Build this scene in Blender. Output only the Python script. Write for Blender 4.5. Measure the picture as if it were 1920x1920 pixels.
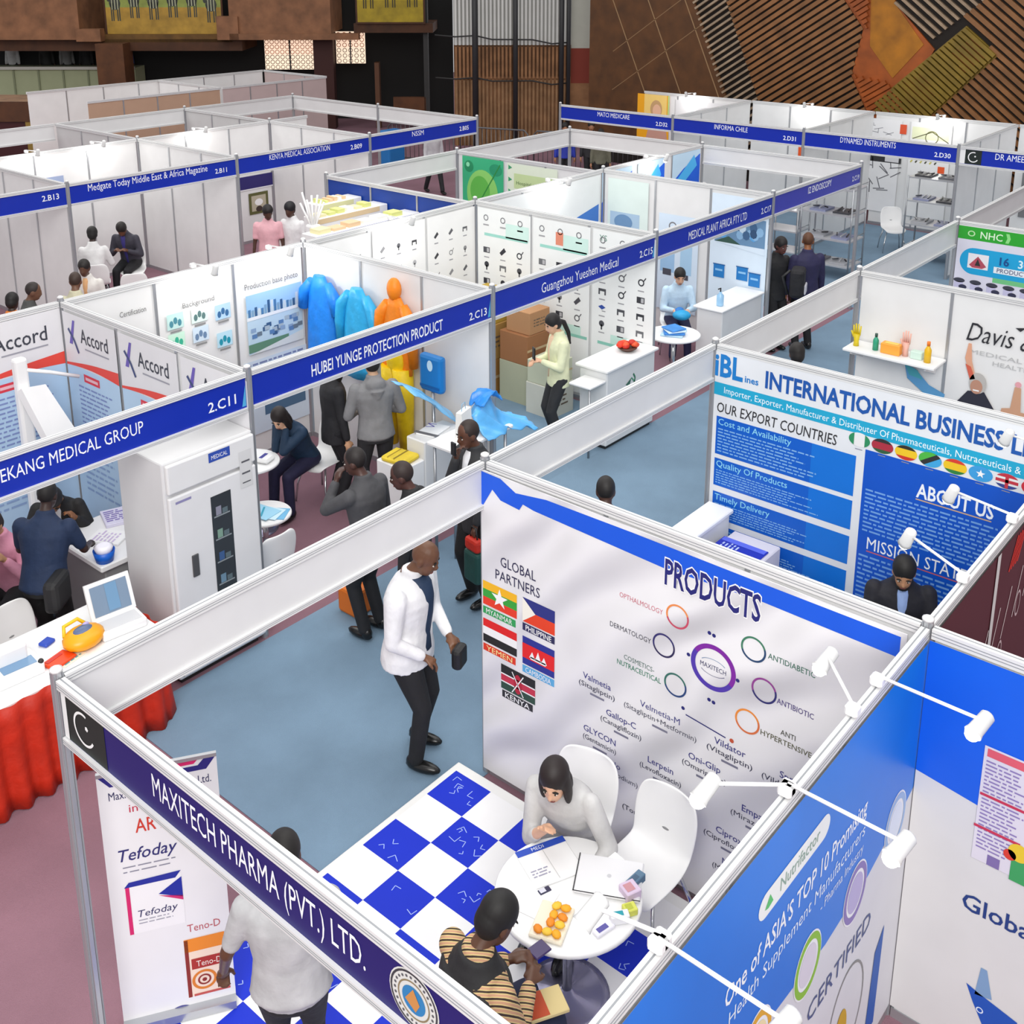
import bpy, bmesh, math, random
from mathutils import Vector, Matrix
random.seed(7)
for o in list(bpy.data.objects): bpy.data.objects.remove(o)
SC = bpy.context.scene; COL = SC.collection; PI = math.pi
V = Vector
# ---------------------------------------------------------------- camera, light, exposure
cd = bpy.data.cameras.new('camera'); cam = bpy.data.objects.new('camera', cd); COL.objects.link(cam)
cam.location = (-2.07, -4.5, 5.665)
cam.rotation_euler = (math.radians(90 - 15.107), math.radians(0.05), math.radians(40.055 - 90))
cd.sensor_width = 36; cd.sensor_fit = 'HORIZONTAL'; cd.lens = 2090.5 / 1920 * 36; cd.shift_y = -0.25
cd.clip_start = .05; cd.clip_end = 200
SC.camera = cam
SC.view_settings.view_transform = 'Standard'; SC.view_settings.look = 'None'
SC.view_settings.exposure = 0.0; SC.view_settings.gamma = 1; SC.view_settings.use_curve_mapping = False
W = bpy.data.worlds.new('hall_light'); SC.world = W; W.use_nodes = True
bg = W.node_tree.nodes['Background']; bg.inputs[0].default_value = (.97, .98, 1, 1); bg.inputs[1].default_value = .62
def area(name, loc, size, energy, rot=(0, 0, 0), col=(1, .98, .95)):
    l = bpy.data.lights.new(name, 'AREA'); l.shape = 'RECTANGLE'; l.size, l.size_y = size; l.energy = energy; l.color = col
    o = bpy.data.objects.new(name, l); COL.objects.link(o); o.location = loc; o.rotation_euler = rot; return o
area('ceiling_and_fill_light', (3, 1, 10), (9, 7), 380)
area('ceiling_and_fill_light', (11, 5, 10), (9, 7), 380)
area('ceiling_and_fill_light', (14, 0, 10), (7, 6), 250)
area('ceiling_and_fill_light', (8, 12, 10), (9, 6), 330)

area('ceiling_and_fill_light', (-7, -8, 11), (10, 8), 2250, (math.radians(52), 0, math.radians(-48)))  # added fill lamp above and behind the camera, brightens the camera-facing walls
area('ceiling_and_fill_light', (6, 22, 11), (9, 6), 800)

# ---------------------------------------------------------------- materials
_mats = {}
def lin(h):
    h = h.lstrip('#'); r = [int(h[i:i + 2], 16) / 255 for i in (0, 2, 4)]
    return tuple(c / 12.92 if c <= .04045 else ((c + .055) / 1.055) ** 2.4 for c in r) + (1,)
def mat(hexc, rough=.55, metal=0, kind='', emit=0):
    key = (hexc, rough, metal, kind, emit)
    if key in _mats: return _mats[key]
    m = bpy.data.materials.new(('finish_' + kind + '_' + hexc.lstrip('#')).replace('__', '_')); m.use_nodes = True
    nt = m.node_tree; b = nt.nodes['Principled BSDF']
    c = lin(hexc)
    b.inputs['Base Color'].default_value = c; b.inputs['Roughness'].default_value = rough; b.inputs['Metallic'].default_value = metal
    if emit:
        b.inputs['Emission Color'].default_value = c; b.inputs['Emission Strength'].default_value = emit
    if kind == 'glass':
        b.inputs['Alpha'].default_value = .3; b.inputs['Roughness'].default_value = .05
    def N(t, **k):
        n = nt.nodes.new(t)
        for a, v in k.items(): setattr(n, a, v)
        return n
    tc = N('ShaderNodeTexCoord')
    def noise(scale, detail=3):
        n = N('ShaderNodeTexNoise'); n.inputs['Scale'].default_value = scale; n.inputs['Detail'].default_value = detail
        nt.links.new(tc.outputs['Object'], n.inputs['Vector']); return n
    def tint(n, d, socket='Fac'):
        r = N('ShaderNodeMapRange'); r.inputs[1].default_value = .3; r.inputs[2].default_value = .7; r.inputs[3].default_value = 1 - d; r.inputs[4].default_value = 1 + d
        nt.links.new(n.outputs[socket], r.inputs[0])
        x = N('ShaderNodeVectorMath', operation='SCALE'); x.inputs[0].default_value = c[:3]
        nt.links.new(r.outputs[0], x.inputs['Scale']); nt.links.new(x.outputs[0], b.inputs['Base Color'])
    def bump(n, st, dist=.01, socket='Fac'):
        bp = N('ShaderNodeBump'); bp.inputs['Strength'].default_value = st; bp.inputs['Distance'].default_value = dist
        nt.links.new(n.outputs[socket], bp.inputs['Height']); nt.links.new(bp.outputs[0], b.inputs['Normal'])
    if kind == 'carpet':
        tint(noise(1.3, 8), .13); bump(noise(180, 2), .5)
    elif kind == 'cloth':
        n = noise(7, 4); tint(n, .12); bump(n, .5, .03)
    elif kind == 'skin': tint(noise(9, 3), .08)
    elif kind == 'plank':
        n = noise(2.5, 6); tint(n, .28)
    elif kind == 'banner':
        w = N('ShaderNodeTexWave', bands_direction='DIAGONAL'); w.inputs['Scale'].default_value = .9; w.inputs['Distortion'].default_value = 3; w.inputs['Detail'].default_value = 1
        nt.links.new(tc.outputs['Object'], w.inputs['Vector']); bump(w, .8, .1)
    elif kind == 'photo':
        n = N('ShaderNodeTexVoronoi'); n.inputs['Scale'].default_value = 9
        nt.links.new(tc.outputs['Object'], n.inputs['Vector']); tint(n, .75, 'Distance')
    elif kind in ('', 'white', 'metal') and not emit: tint(noise(3.1, 2), .025)
    _mats[key] = m; return m
WHITE = '#ececec'; PANEL = '#e4e4e4'; RAIL = '#dcdcdc'; ALU = '#b4b6ba'; BLUE = '#0529a6'; INK = '#1a1a2c'; DARK = '#262626'
# ---------------------------------------------------------------- mesh builder
class MB:
    def __init__(s): s.bm = bmesh.new(); s.m = []; s.F = None; s.smooth = False
    def mi(s, m):
        if isinstance(m, str): m = mat(m)
        if m not in s.m: s.m.append(m)
        return s.m.index(m)
    def face(s, pts, m, smooth=False):
        vs = [s.bm.verts.new(p) for p in pts]
        try: f = s.bm.faces.new(vs)
        except ValueError: return
        f.material_index = s.mi(m); f.smooth = smooth; return f
    def hexa(s, p, m):
        v = [s.bm.verts.new(q) for q in p]; k = s.mi(m)
        for i in ((0, 3, 2, 1), (4, 5, 6, 7), (0, 1, 5, 4), (1, 2, 6, 5), (2, 3, 7, 6), (3, 0, 4, 7)):
            f = s.bm.faces.new([v[j] for j in i]); f.material_index = k
        return s
    def box(s, x0, y0, z0, x1, y1, z1, m):
        x0, x1 = sorted((x0, x1)); y0, y1 = sorted((y0, y1)); z0, z1 = sorted((z0, z1))
        return s.hexa([(x0, y0, z0), (x1, y0, z0), (x1, y1, z0), (x0, y1, z0), (x0, y0, z1), (x1, y0, z1), (x1, y1, z1), (x0, y1, z1)], m)
    def bev(s, x0, y0, z0, x1, y1, z1, m, r=.02, seg=2):
        b2 = bmesh.new(); bmesh.ops.create_cube(b2, size=1)
        bmesh.ops.scale(b2, vec=(x1 - x0, y1 - y0, z1 - z0), verts=b2.verts); bmesh.ops.translate(b2, vec=((x0 + x1) / 2, (y0 + y1) / 2, (z0 + z1) / 2), verts=b2.verts)
        bmesh.ops.bevel(b2, geom=b2.edges[:] + b2.verts[:], offset=r, segments=seg, affect='EDGES', profile=.5)
        s.merge(b2, m); return s
    def merge(s, b2, m, T=None, smooth=False):
        k = s.mi(m); mp = {}
        for v in b2.verts: mp[v] = s.bm.verts.new(T @ v.co if T else v.co)
        for f in b2.faces:
            try: g = s.bm.faces.new([mp[v] for v in f.verts]); g.material_index = k; g.smooth = smooth
            except ValueError: pass
        b2.free(); return s
    def bar(s, p0, p1, w, h, m, up=(0, 0, 1)):
        p0, p1 = V(p0), V(p1); d = (p1 - p0).normalized(); u = V(up)
        if abs(d.dot(u)) > .98: u = V((1, 0, 0))
        r = d.cross(u).normalized() * w / 2; u = r.cross(d).normalized() * h / 2
        return s.hexa([p0 - r - u, p1 - r - u, p1 + r - u, p0 + r - u, p0 - r + u, p1 - r + u, p1 + r + u, p0 + r + u], m)
    def loft(s, rings, m, cap=True, smooth=True):
        k = s.mi(m); R = [[s.bm.verts.new(p) for p in r] for r in rings]; n = len(R[0])
        for a, b in zip(R, R[1:]):
            for i in range(n):
                f = s.bm.faces.new((a[i], a[(i + 1) % n], b[(i + 1) % n], b[i])); f.material_index = k; f.smooth = smooth
        if cap:
            for r in (R[0][::-1], R[-1]):
                f = s.bm.faces.new(r); f.material_index = k
        return s
    def tube(s, pts, r, m, n=8, smooth=True):
        pts = [V(p) for p in pts]; rr = r if isinstance(r, (list, tuple)) else [r] * len(pts); rings = []; x = None
        for i, p in enumerate(pts):
            d = (pts[min(i + 1, len(pts) - 1)] - pts[max(i - 1, 0)]).normalized()
            if x is None: x = d.orthogonal().normalized()
            x = (x - d * x.dot(d)).normalized(); y = d.cross(x)
            rings.append([p + (x * math.cos(t) + y * math.sin(t)) * rr[i] for t in (2 * PI * j / n for j in range(n))])
        return s.loft(rings, m, True, smooth)
    def lathe(s, c, prof, m, n=24, smooth=True):
        return s.loft([[(c[0] + r * math.cos(2 * PI * j / n), c[1] + r * math.sin(2 * PI * j / n), c[2] + z) for j in range(n)] for r, z in prof], m, True, smooth)
    def ell(s, c, r, m, R=None, n=14):
        b2 = bmesh.new(); bmesh.ops.create_uvsphere(b2, u_segments=n, v_segments=max(6, n * 2 // 3), radius=1)
        T = Matrix.Translation(c) @ (R.to_4x4() if R else Matrix()) @ Matrix.Diagonal((r[0], r[1], r[2], 1))
        return s.merge(b2, m, T, True)
    # printed graphics on a plane: (a, b) across and up the plane, in layers 1.5 mm apart
    def at(s, a, b, L=1): O, u, v, n = s.F; return O + u * a + v * b + n * (.0015 * L)
    def rect(s, a0, b0, a1, b1, m, L=1): s.face([s.at(a0, b0, L), s.at(a1, b0, L), s.at(a1, b1, L), s.at(a0, b1, L)], m); return s
    def poly(s, pts, m, L=1): s.face([s.at(a, b, L) for a, b in pts], m); return s
    def disc(s, a, b, r, m, L=1, ry=None, n=28):
        ry = ry or r; s.poly([(a + r * math.cos(2 * PI * i / n), b + ry * math.sin(2 * PI * i / n)) for i in range(n)], m, L); return s
    def ring(s, a, b, r0, r1, m, L=1, t0=0, t1=360, n=36, k=1):
        for i in range(n):
            p, q = (math.radians(t0 + (t1 - t0) * j / n) for j in (i, i + 1))
            s.poly([(a + r * math.cos(t), b + k * r * math.sin(t)) for r, t in ((r0, p), (r1, p), (r1, q), (r0, q))], m, L)
        return s
    def stroke(s, pts, w, m, L=1):
        for (a, b), (c, d) in zip(pts, pts[1:]):
            l = math.hypot(c - a, d - b) or 1e-6; x, y = -(d - b) / l * w / 2, (c - a) / l * w / 2
            s.poly([(a - x, b - y), (c - x, d - y), (c + x, d + y), (a + x, b + y)], m, L)
        return s
    def lines(s, a0, b1, a1, b0, n, m, L=2, fill=.45, seed=1, ragged=.3):
        r = random.Random(seed); h = (b1 - b0) / n
        for i in range(n):
            e = a1 - (a1 - a0) * ragged * r.random(); a = a0; y = b1 - h * (i + .5)
            while a < e:
                w = h * r.uniform(.6, 2.6); s.rect(a, y - h * fill / 2, min(a + w, e), y + h * fill / 2, m, L); a += w + h * .4
        return s
    def text(s, t, a, b, h, m, L=2, align='c', bold=0, shear=0, width=None, rot=0, outline=None):
        bold = 0 if ('M' in t and bold < .03) else bold; co, fs = glyphs(t, bold, shear)
        x0 = min(p[0] for p in co); x1 = max(p[0] for p in co); k = h / .72; kx = k
        if width: kx = width / (x1 - x0)
        w = (x1 - x0) * kx; off = {'l': 0, 'c': -w / 2, 'r': -w}[align]; c, d = math.cos(rot), math.sin(rot)
        kk = s.mi(m); vs = []
        for x, y in co:
            X, Y = (x - x0) * kx + off, y * k
            vs.append(s.bm.verts.new(s.at(a + X * c - Y * d, b + X * d + Y * c, L)))
        for f in fs:
            try: g = s.bm.faces.new([vs[i] for i in f]); g.material_index = kk
            except ValueError: pass
        if outline: s.text(t, a, b, h, outline, L - 1, align, bold + .035, shear, w * 1.02, rot)
        return s
    def done(s, name, parent=None, loc=None, mods=(), smooth=False):
        me = bpy.data.meshes.new(name)
        off = V(loc) if loc is not None else (parent.location if parent and parent.get('_w') else V((0, 0, 0)))
        if parent is None and loc is None and s.bm.verts:
            xs = [v.co for v in s.bm.verts]
            off = V(((min(p.x for p in xs) + max(p.x for p in xs)) / 2, (min(p.y for p in xs) + max(p.y for p in xs)) / 2, min(p.z for p in xs)))
        if off.length > 0: bmesh.ops.translate(s.bm, vec=-off, verts=s.bm.verts)
        if smooth:
            for f in s.bm.faces: f.smooth = True
        s.bm.to_mesh(me); s.bm.free()
        for m in s.m: me.materials.append(m)
        o = bpy.data.objects.new(name, me); COL.objects.link(o)
        if parent: o.parent = parent
        if parent is None: o.location = off
        elif loc is not None: o.location = off
        for t, kw in mods:
            md = o.modifiers.new(t.title(), t)
            for a, b in kw.items(): setattr(md, a, b)
        return o
_gl = {}
def glyphs(t, bold, shear):
    k = (t, bold, shear)
    if k not in _gl:
        cu = bpy.data.curves.new('t', 'FONT'); cu.body = t; cu.offset = bold; cu.shear = shear; cu.resolution_u = 2
        o = bpy.data.objects.new('t', cu); me = bpy.data.meshes.new_from_object(o)
        _gl[k] = ([(v.co.x, v.co.y) for v in me.vertices], [tuple(p.vertices) for p in me.polygons])
        bpy.data.objects.remove(o); bpy.data.curves.remove(cu); bpy.data.meshes.remove(me)
    return _gl[k]
def FX(x, y=0, z=0): return (V((x, y, z)), V((0, -1, 0)), V((0, 0, 1)), V((-1, 0, 0)))      # plane facing -x, a = -y
def FY(y, x=0, z=0): return (V((x, y, z)), V((1, 0, 0)), V((0, 0, 1)), V((0, -1, 0)))       # plane facing -y, a = x
def FZ(c, ang=0):
    a = math.radians(ang); u = V((math.cos(a), math.sin(a), 0)); v = V((-math.sin(a), math.cos(a), 0)); return (V(c), u, v, V((0, 0, 1)))
def FN(O, u, v):
    u, v = V(u).normalized(), V(v).normalized(); return (V(O), u, v, u.cross(v))
def mb(F=None):
    b = MB(); b.F = F; return b
def tag(o, label, cat, group=None, kind=None):
    if label: o['label'] = label
    if cat: o['category'] = cat
    if group: o['group'] = group
    if kind: o['kind'] = kind
    return o
def thing(name, label, cat, loc=(0, 0, 0), rz=0, group=None, world=False):
    o = bpy.data.objects.new(name, None); COL.objects.link(o); o.location = loc; o.rotation_euler = (0, 0, math.radians(rz)); o.empty_display_size = .1
    if world: o['_w'] = 1
    return tag(o, label, cat, group)
def dup(root, loc, rz, label=None, group=None):
    r = root.copy(); COL.objects.link(r); r.location = loc; r.rotation_euler = (0, 0, math.radians(rz))
    if label: r['label'] = label
    if group: r['group'] = group
    for ch in list(root.children):
        c = ch.copy(); COL.objects.link(c); c.parent = r
        for g in list(ch.children):
            d = g.copy(); COL.objects.link(d); d.parent = c
    return r
# ---------------------------------------------------------------- the hall
def struct(o): o['kind'] = 'structure'; return o
b = mb(); b.box(-6, -9, -.1, 40, 34, 0, mat('#8b6773', .95, 0, 'carpet')); struct(b.done('floor'))
def runner(x0, y0, x1, y1, name):
    b = mb(); b.box(x0, y0, .0005, x1, y1, .006, mat('#7690a6', .95, 0, 'carpet')); struct(b.done(name))
runner(1.62, -.02, 15.1, 2.5, 'floor_aisle'); runner(6.05, 2.5, 8.95, 5.4, 'floor_stand'); runner(3.05, -2.9, 12, -.02, 'floor_booth'); runner(15.1, -3, 21, 8.4, 'floor_cross')
# slatted timber wall behind the last row: a = -y, b = z on the plane x = 23.6
XW = 23.6; BROWN = mat('#5a3717', .6, 0, 'plank'); DBROWN = mat('#54361d', .6, 0, 'plank'); SLAT = mat('#865a33', .55, 0, 'plank'); VOID = mat('#1a120d', .8)
OR1 = mat('#9c4d16', .5, 0, 'plank'); OR2 = mat('#a5680a', .5, 0, 'plank'); OLI = mat('#7c651c', .5, 0, 'plank')
wall = mb(); wall.box(XW, -8, 0, XW + .3, 14.2, 7, VOID); wall = struct(wall.done('wall_back', loc=(XW, 3, 0)))
def clip(poly, a0, b0, dx, dy):      # span of the infinite line through a convex polygon
    ts = []
    for (x0, y0), (x1, y1) in zip(poly, poly[1:] + poly[:1]):
        ex, ey = x1 - x0, y1 - y0; den = dx * ey - dy * ex
        if abs(den) < 1e-9: continue
        t = ((x0 - a0) * ey - (y0 - b0) * ex) / den; u = ((x0 - a0) * dy - (y0 - b0) * dx) / den
        if 0 <= u <= 1: ts.append(t)
    return (min(ts), max(ts)) if len(ts) > 1 else None
def slats(poly, deg, pitch, w, m, depth=.09, name='slat_panel'):
    b = mb(FX(XW)); a = math.radians(deg); dx, dy = math.cos(a), math.sin(a); nx, ny = -dy, dx
    pr = [x * nx + y * ny for x, y in poly]; k = min(pr)
    while k < max(pr):
        c = clip(poly, nx * k, ny * k, dx, dy)
        if c:
            p = [V((XW - depth / 2, -(nx * k + dx * t), ny * k + dy * t)) for t in c]
            b.bar(p[0], p[1], depth, w, m, up=(0, -nx, ny))
        k += pitch
    return b.done(name, wall, loc=(0, 0, 0))
def slab(poly, m, d=.06, name='timber_panel'):
    b = mb(); f0 = [(XW, -a, z) for a, z in poly]; f1 = [(XW - d, -a, z) for a, z in poly]; b.loft([f0, f1], m, True, False)
    return b.done(name, wall, loc=(0, 0, 0))
wp = []
wp.append(slab([(-14.2, .5), (-9.2, .5), (-9.85, 2.2), (-12.0, 7), (-14.2, 7)], BROWN))
b = mb(FX(XW - .06))
for k in (-14.6, -13.45, -12.3): b.stroke([(k, 7), (k + 3.0, .5)], .03, mat('#9a7a55'), 1)
for k in (2.35, 3.4): b.stroke([(-13.4, k - .3), (-10.6, k + 1.6)], .02, mat('#8a6a48'), 1)
wp.append(b.done('seam', wall, loc=(0, 0, 0)))
wp.append(slats([(-12.0, 7), (-9.2, .5), (-8.2, .5), (-11.0, 7)], 33, .15, .055, mat('#9b8770', .5, 0, 'plank')))
wp.append(slats([(-11.0, 7), (-8.2, .5), (-5.2, .5), (-6.5, 2.9), (-6.3, 4), (-7.1, 5), (-7.3, 7)], 33, .155, .1, SLAT))
wp.append(slab([(-7.3, 7), (-7.1, 5), (-6.3, 4), (-6.5, 2.9), (-5.6, 1.2), (-5.1, 2.6), (-4.6, 3.6), (-5.6, 4.6), (-5.4, 7)], OR1))
wp.append(slab([(-6.2, 5.2), (-6.1, 3.6), (-5.5, 2.9), (-4.85, 3.7), (-5.6, 4.6), (-5.6, 5.4)], OR2, .075))
wp.append(slab([(-5.9, 2.3), (-5.6, 1.5), (-4.6, 2.0), (-3.2, 3.55), (-3.95, 4.15)], OLI, .07))
wp.append(slab([(-5.3, 2.8), (-5.0, 2.1), (-4.45, 2.6), (-4.8, 3.1)], OR1, .09))
wp.append(slab([(-4.2, 3.55), (-3.9, 3.1), (-3.45, 3.5), (-3.75, 3.95)], OR1, .09))
wp.append(slats([(-7.2, 6.5), (-7.0, 5), (-6.2, 4), (-6.2, 3.2), (-5.6, 2.9), (-6.1, 3.6), (-6.2, 5.2), (-6.2, 6.5)][:4] + [(-6.2, 6.5)], 33, .12, .09, OR1, .15))
wp.append(slats([(-6.4, 2.9), (-5.6, 1.25), (-5.15, 2.3), (-5.6, 2.8)], 33, .12, .09, OR1, .15))
wp.append(slats([(-5.85, 2.3), (-5.6, 1.55), (-4.6, 2.05), (-3.25, 3.55), (-3.95, 4.1)], -38, .12, .085, OLI, .17))
wp.append(slats([(-5.4, 7), (-5.6, 4.6), (-4.75, 3.75), (-3.4, 4.9), (1, 7)], -38, .16, .06, mat('#97816a', .5, 0, 'plank')))
wp.append(slats([(-4.1, 4.3), (-3.2, 3.55), (-5.0, 1.6), (-5.0, .5), (6, .5), (6, 7), (-1, 7)], -38, .16, .1, SLAT))
for p in wp: p.location = p.location - wall.location
# ribbed concrete pillar, poles and wires, placed by distance along the view direction
YA = math.radians(40.055); HD = V((math.cos(YA), math.sin(YA), 0)); RT = V((math.sin(YA), -math.cos(YA), 0)); CG = V((-2.07, -4.5, 0))
def pos(d, s, z): return CG + HD * d + RT * s + V((0, 0, z))
def fbox(bld, d0, d1, s0, s1, z0, z1, m):
    P = [pos(d0, s0, z0), pos(d0, s1, z0), pos(d1, s1, z0), pos(d1, s0, z0), pos(d0, s0, z1), pos(d0, s1, z1), pos(d1, s1, z1), pos(d1, s0, z1)]
    bld.hexa(P, m)
GREY = mat('#b4b4b0', .8); CBR = mat('#946a48', .8, 0, 'plank'); CBD = mat('#6d4a2e', .8, 0, 'plank'); RED = mat('#8a3a2c', .8)
t = thing('pillar', None, None, pos(34, 0, 0), world=True); t['kind'] = 'structure'; t.name = 'trim_1'
b = mb(); fbox(b, 34.1, 36, -1.76, 1.78, 3.05, 7, GREY); fbox(b, 34.1, 36, -1.76, 1.78, 2.1, 3.05, CBD); fbox(b, 34.1, 36, -1.76, 1.78, 0, 2.1, CBR); b.done('core', t)
b = mb()
for i in range(30):
    s = -1.72 + i * .117
    for z0, z1, m in ((3.05, 7, mat('#d8d8d4', .8)), (2.05, 3.0, CBR), (0, 2.0, mat('#94704f', .8, 0, 'plank'))): fbox(b, 34.0, 34.12, s, s + .062, z0, z1, m)
b.done('rib', t)
b = mb(); fbox(b, 34.1, 36, 1.78, 2.38, 2.95, 7, mat('#c4c4b8', .8)); fbox(b, 34.1, 36, 1.78, 2.38, 1.9, 2.95, RED); fbox(b, 34.1, 36, 1.78, 2.38, 0, 1.9, CBR); b.done('side_strip', t)
for i, (s, w) in enumerate(((-1.1, .18), (.1, .15), (1.47, .15), (1.68, .12))):
    b = mb(); b.tube([pos(33.6, s, 0), pos(33.6, s, 7)], w / 2, mat('#2b2b2e', .5)); o = b.done('steel_pole')
    tag(o, ['leftmost thick black pole before the ribbed pillar', 'black pole in the middle of the ribbed pillar', 'third black pole before the ribbed pillar', 'thin black pole nearest the red strip of the pillar'][i], 'pole', 'black poles before the pillar')
for i, (z, dz) in enumerate(((3.35, -.22), (2.1, -.17))):
    b = mb(); b.tube([pos(33.7, s, z + dz * (s + 1.8) / 3.5 + .05 * math.sin(s * 4)) for s in (-2.3, -1.7, -1.1, -.6, 0, .6, 1.2, 1.7)], .022, DARK)
    tag(b.done('cable'), ['upper dark cable slung across the grey pillar', 'lower dark cable slung across the brown part of the pillar'][i], 'cable')
# mezzanine on the left
t = thing('wall_left', None, None, pos(38, -10, 0), world=True); t['kind'] = 'structure'
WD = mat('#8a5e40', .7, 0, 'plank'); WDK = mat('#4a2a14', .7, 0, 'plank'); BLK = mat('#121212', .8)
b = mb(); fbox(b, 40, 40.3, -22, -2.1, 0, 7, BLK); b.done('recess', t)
b = mb(); fbox(b, 37, 39.5, -19, -14.1, 3.0, 5.5, WD); fbox(b, 37, 39.5, -9.2, -5.9, 3.2, 5.5, WD); b.done('balcony_front', t)
b = mb(); fbox(b, 37.3, 39.5, -19, -8.9, 2.62, 3.0, WDK); fbox(b, 37.3, 39.5, -5.2, -2.6, 3.2, 3.5, WDK); fbox(b, 36.9, 37.3, -14.2, -13.4, 2.95, 3.35, WD); fbox(b, 36.9, 37.3, -9.6, -8.9, 3.0, 3.75, WD); fbox(b, 37.3, 39.5, -14.1, -9.2, 2.9, 3.15, mat('#6a4a1c', .7, 0, 'plank')); fbox(b, 36.9, 37.3, -9.2, -5, 3.0, 3.2, WD); b.done('beam', t)
b = mb(); fbox(b, 36.6, 37.5, -13.5, -12.6, 0, 2.9, mat('#5c361b', .7, 0, 'plank')); b.done('post', t)
b = mb(); fbox(b, 37.5, 38, -6.6, -5.95, 0, 3.2, mat('#3b1712', .7)); fbox(b, 37.6, 38, -2.95, -2.8, 0, 6, mat('#2d2d2d')); fbox(b, 37.6, 38, -4.6, -4.45, 0, 2.2, mat('#5c361b')); fbox(b, 37.6, 37.8, -4.0, -2.9, .2, 1.05, mat('#5c361b', .7, 0, 'plank')); b.done('pier', t)
def painting(label, s0, s1, z0, z1, d, sky, ground, n, ink, seed):
    r = random.Random(seed); b = mb(FN(pos(d, 0, 0), RT, (0, 0, 1))); fbox(b, d, d + .05, s0 - .06, s1 + .06, z0 - .06, z1 + .06, WDK)
    b.rect(s0, z0, s1, z1, mat(sky, .6, 0, 'plank'), 1); b.rect(s0, z0, s1, z0 + (z1 - z0) * .42, mat(ground, .6, 0, 'plank'), 2)
    w = (s1 - s0) / n; h = (z1 - z0)
    for i in range(n):
        x = s0 + w * (i + .5); y = z0 + h * r.uniform(.45, .6)
        b.disc(x, y, w * .3, ink, 3, h * .11, 12); b.disc(x - w * .32, y + h * .09, w * .1, ink, 3, h * .07, 8)
        for q in (-.2, -.1, .12, .22): b.rect(x + w * q - .02, y - h * .28, x + w * q + .02, y, ink, 3)
        if len(ink) and n > 4:
            for q in (-.15, 0, .15): b.rect(x + w * q - .015, y - h * .1, x + w * q + .015, y + h * .1, '#b9bb9a', 4)
    return tag(b.done('painting'), label, 'painting')
painting('long yellow painting of grazing zebras on the balcony', -13.4, -9.6, 3.15, 5.2, 37.6, '#8e9a4a', '#b08a34', 6, '#3c4038', 3)
painting('mustard yellow painting of dark antelopes beside the balcony', -5.05, -2.9, 3.55, 5.2, 37.2, '#b9a21c', '#a8901a', 3, '#3d3510', 5)
for i, (s0, s1, z0, z1) in enumerate(((-8.3, -6.6, 1.95, 2.95), (-5.9, -4.93, 2.15, 3.2))):
    w = thing('window_%d' % (i + 1), None, None, pos(37.9, s0, z0), world=True); w['kind'] = 'structure'
    b = mb(FN(pos(37.9, 0, 0), RT, (0, 0, 1))); fbox(b, 37.9, 38, s0, s1, z0, z1, mat('#fbe3c8', .5, 0, '', .75)); b.done('window_pane', w)
    n = int((s1 - s0) / .17)
    b = mb(FN(pos(37.88, 0, 0), RT, (0, 0, 1)))
    for k in range(n):
        for j in range(6):
            x = s0 + (s1 - s0) * (k + .5) / n; y = z0 + (z1 - z0) * (j + .5) / 6; b.ring(x, y, .055, .075, '#6a6058' if j < 3 else '#c0552a', 2, n=10)
    fbox(b, 37.84, 37.88, (s0 + s1) / 2 - .02, (s0 + s1) / 2 + .02, z0, z1, DARK)
    b.done('lattice', w)
# pale bar far left, brown cabin
b = mb(); fbox(b, 38.5, 39.5, -19, -12.9, 0, 1.95, mat('#a3aa88', .8)); fbox(b, 38.4, 38.5, -19, -12.9, 1.9, 2.0, mat('#c2c2b8'))
for i in range(7): fbox(b, 38.46, 38.5, -18.8 + i * .85, -18.74 + i * .85, 0, 1.9, mat('#7f8668'))
tag(b.done('bar_counter'), 'pale green panelled counter under the balcony, far left', 'counter')
b = mb(); fbox(b, 31, 33, -16, -12.6, 0, 1.7, mat('#8a6a50', .8, 0, 'plank')); fbox(b, 30.9, 31, -16, -13.4, 1.2, 1.75, WDK); fbox(b, 30.95, 31, -15, -13.5, 0, 1.2, mat('#3a0d12')); fbox(b, 30.92, 31, -13.55, -13.4, 0, 1.2, mat('#8a7030'))
tag(b.done('wooden_cabin'), 'brown timber cabin with dark red opening at far left', 'cabin')
# ---------------------------------------------------------------- shell scheme: partitions, rails, posts, fascia signs
ZT = 2.44; MP = mat(PANEL, .45); MR = mat(RAIL, .35); MG = mat('#8d9095', .5); MA = mat(ALU, .3, .6); MPB = mat('#d9d9da', .5)
def L2(ax, c, a, z, off=0): return (c + off, a, z) if ax == 'x' else (a, c + off, z)
def bx(b, ax, c, a0, a1, z0, z1, t, m, off=0):
    if ax == 'x': b.box(c - t + off, a0, z0, c + t + off, a1, z1, m)
    else: b.box(a0, c - t + off, z0, a1, c + t + off, z1, m)
def rail(b, ax, c, a0, a1, z0, z1, t=.022):
    bx(b, ax, c, a0, a1, z0, z1, t, MR); h = z1 - z0
    for s in (-1, 1):
        for k in (.32, .62): bx(b, ax, c, a0, a1, z0 + h * k, z0 + h * (k + .07), .001, MG, s * (t + .0005))
    bx(b, ax, c, a0, a1, z1, z1 + .0012, .0035, MG)
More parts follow.
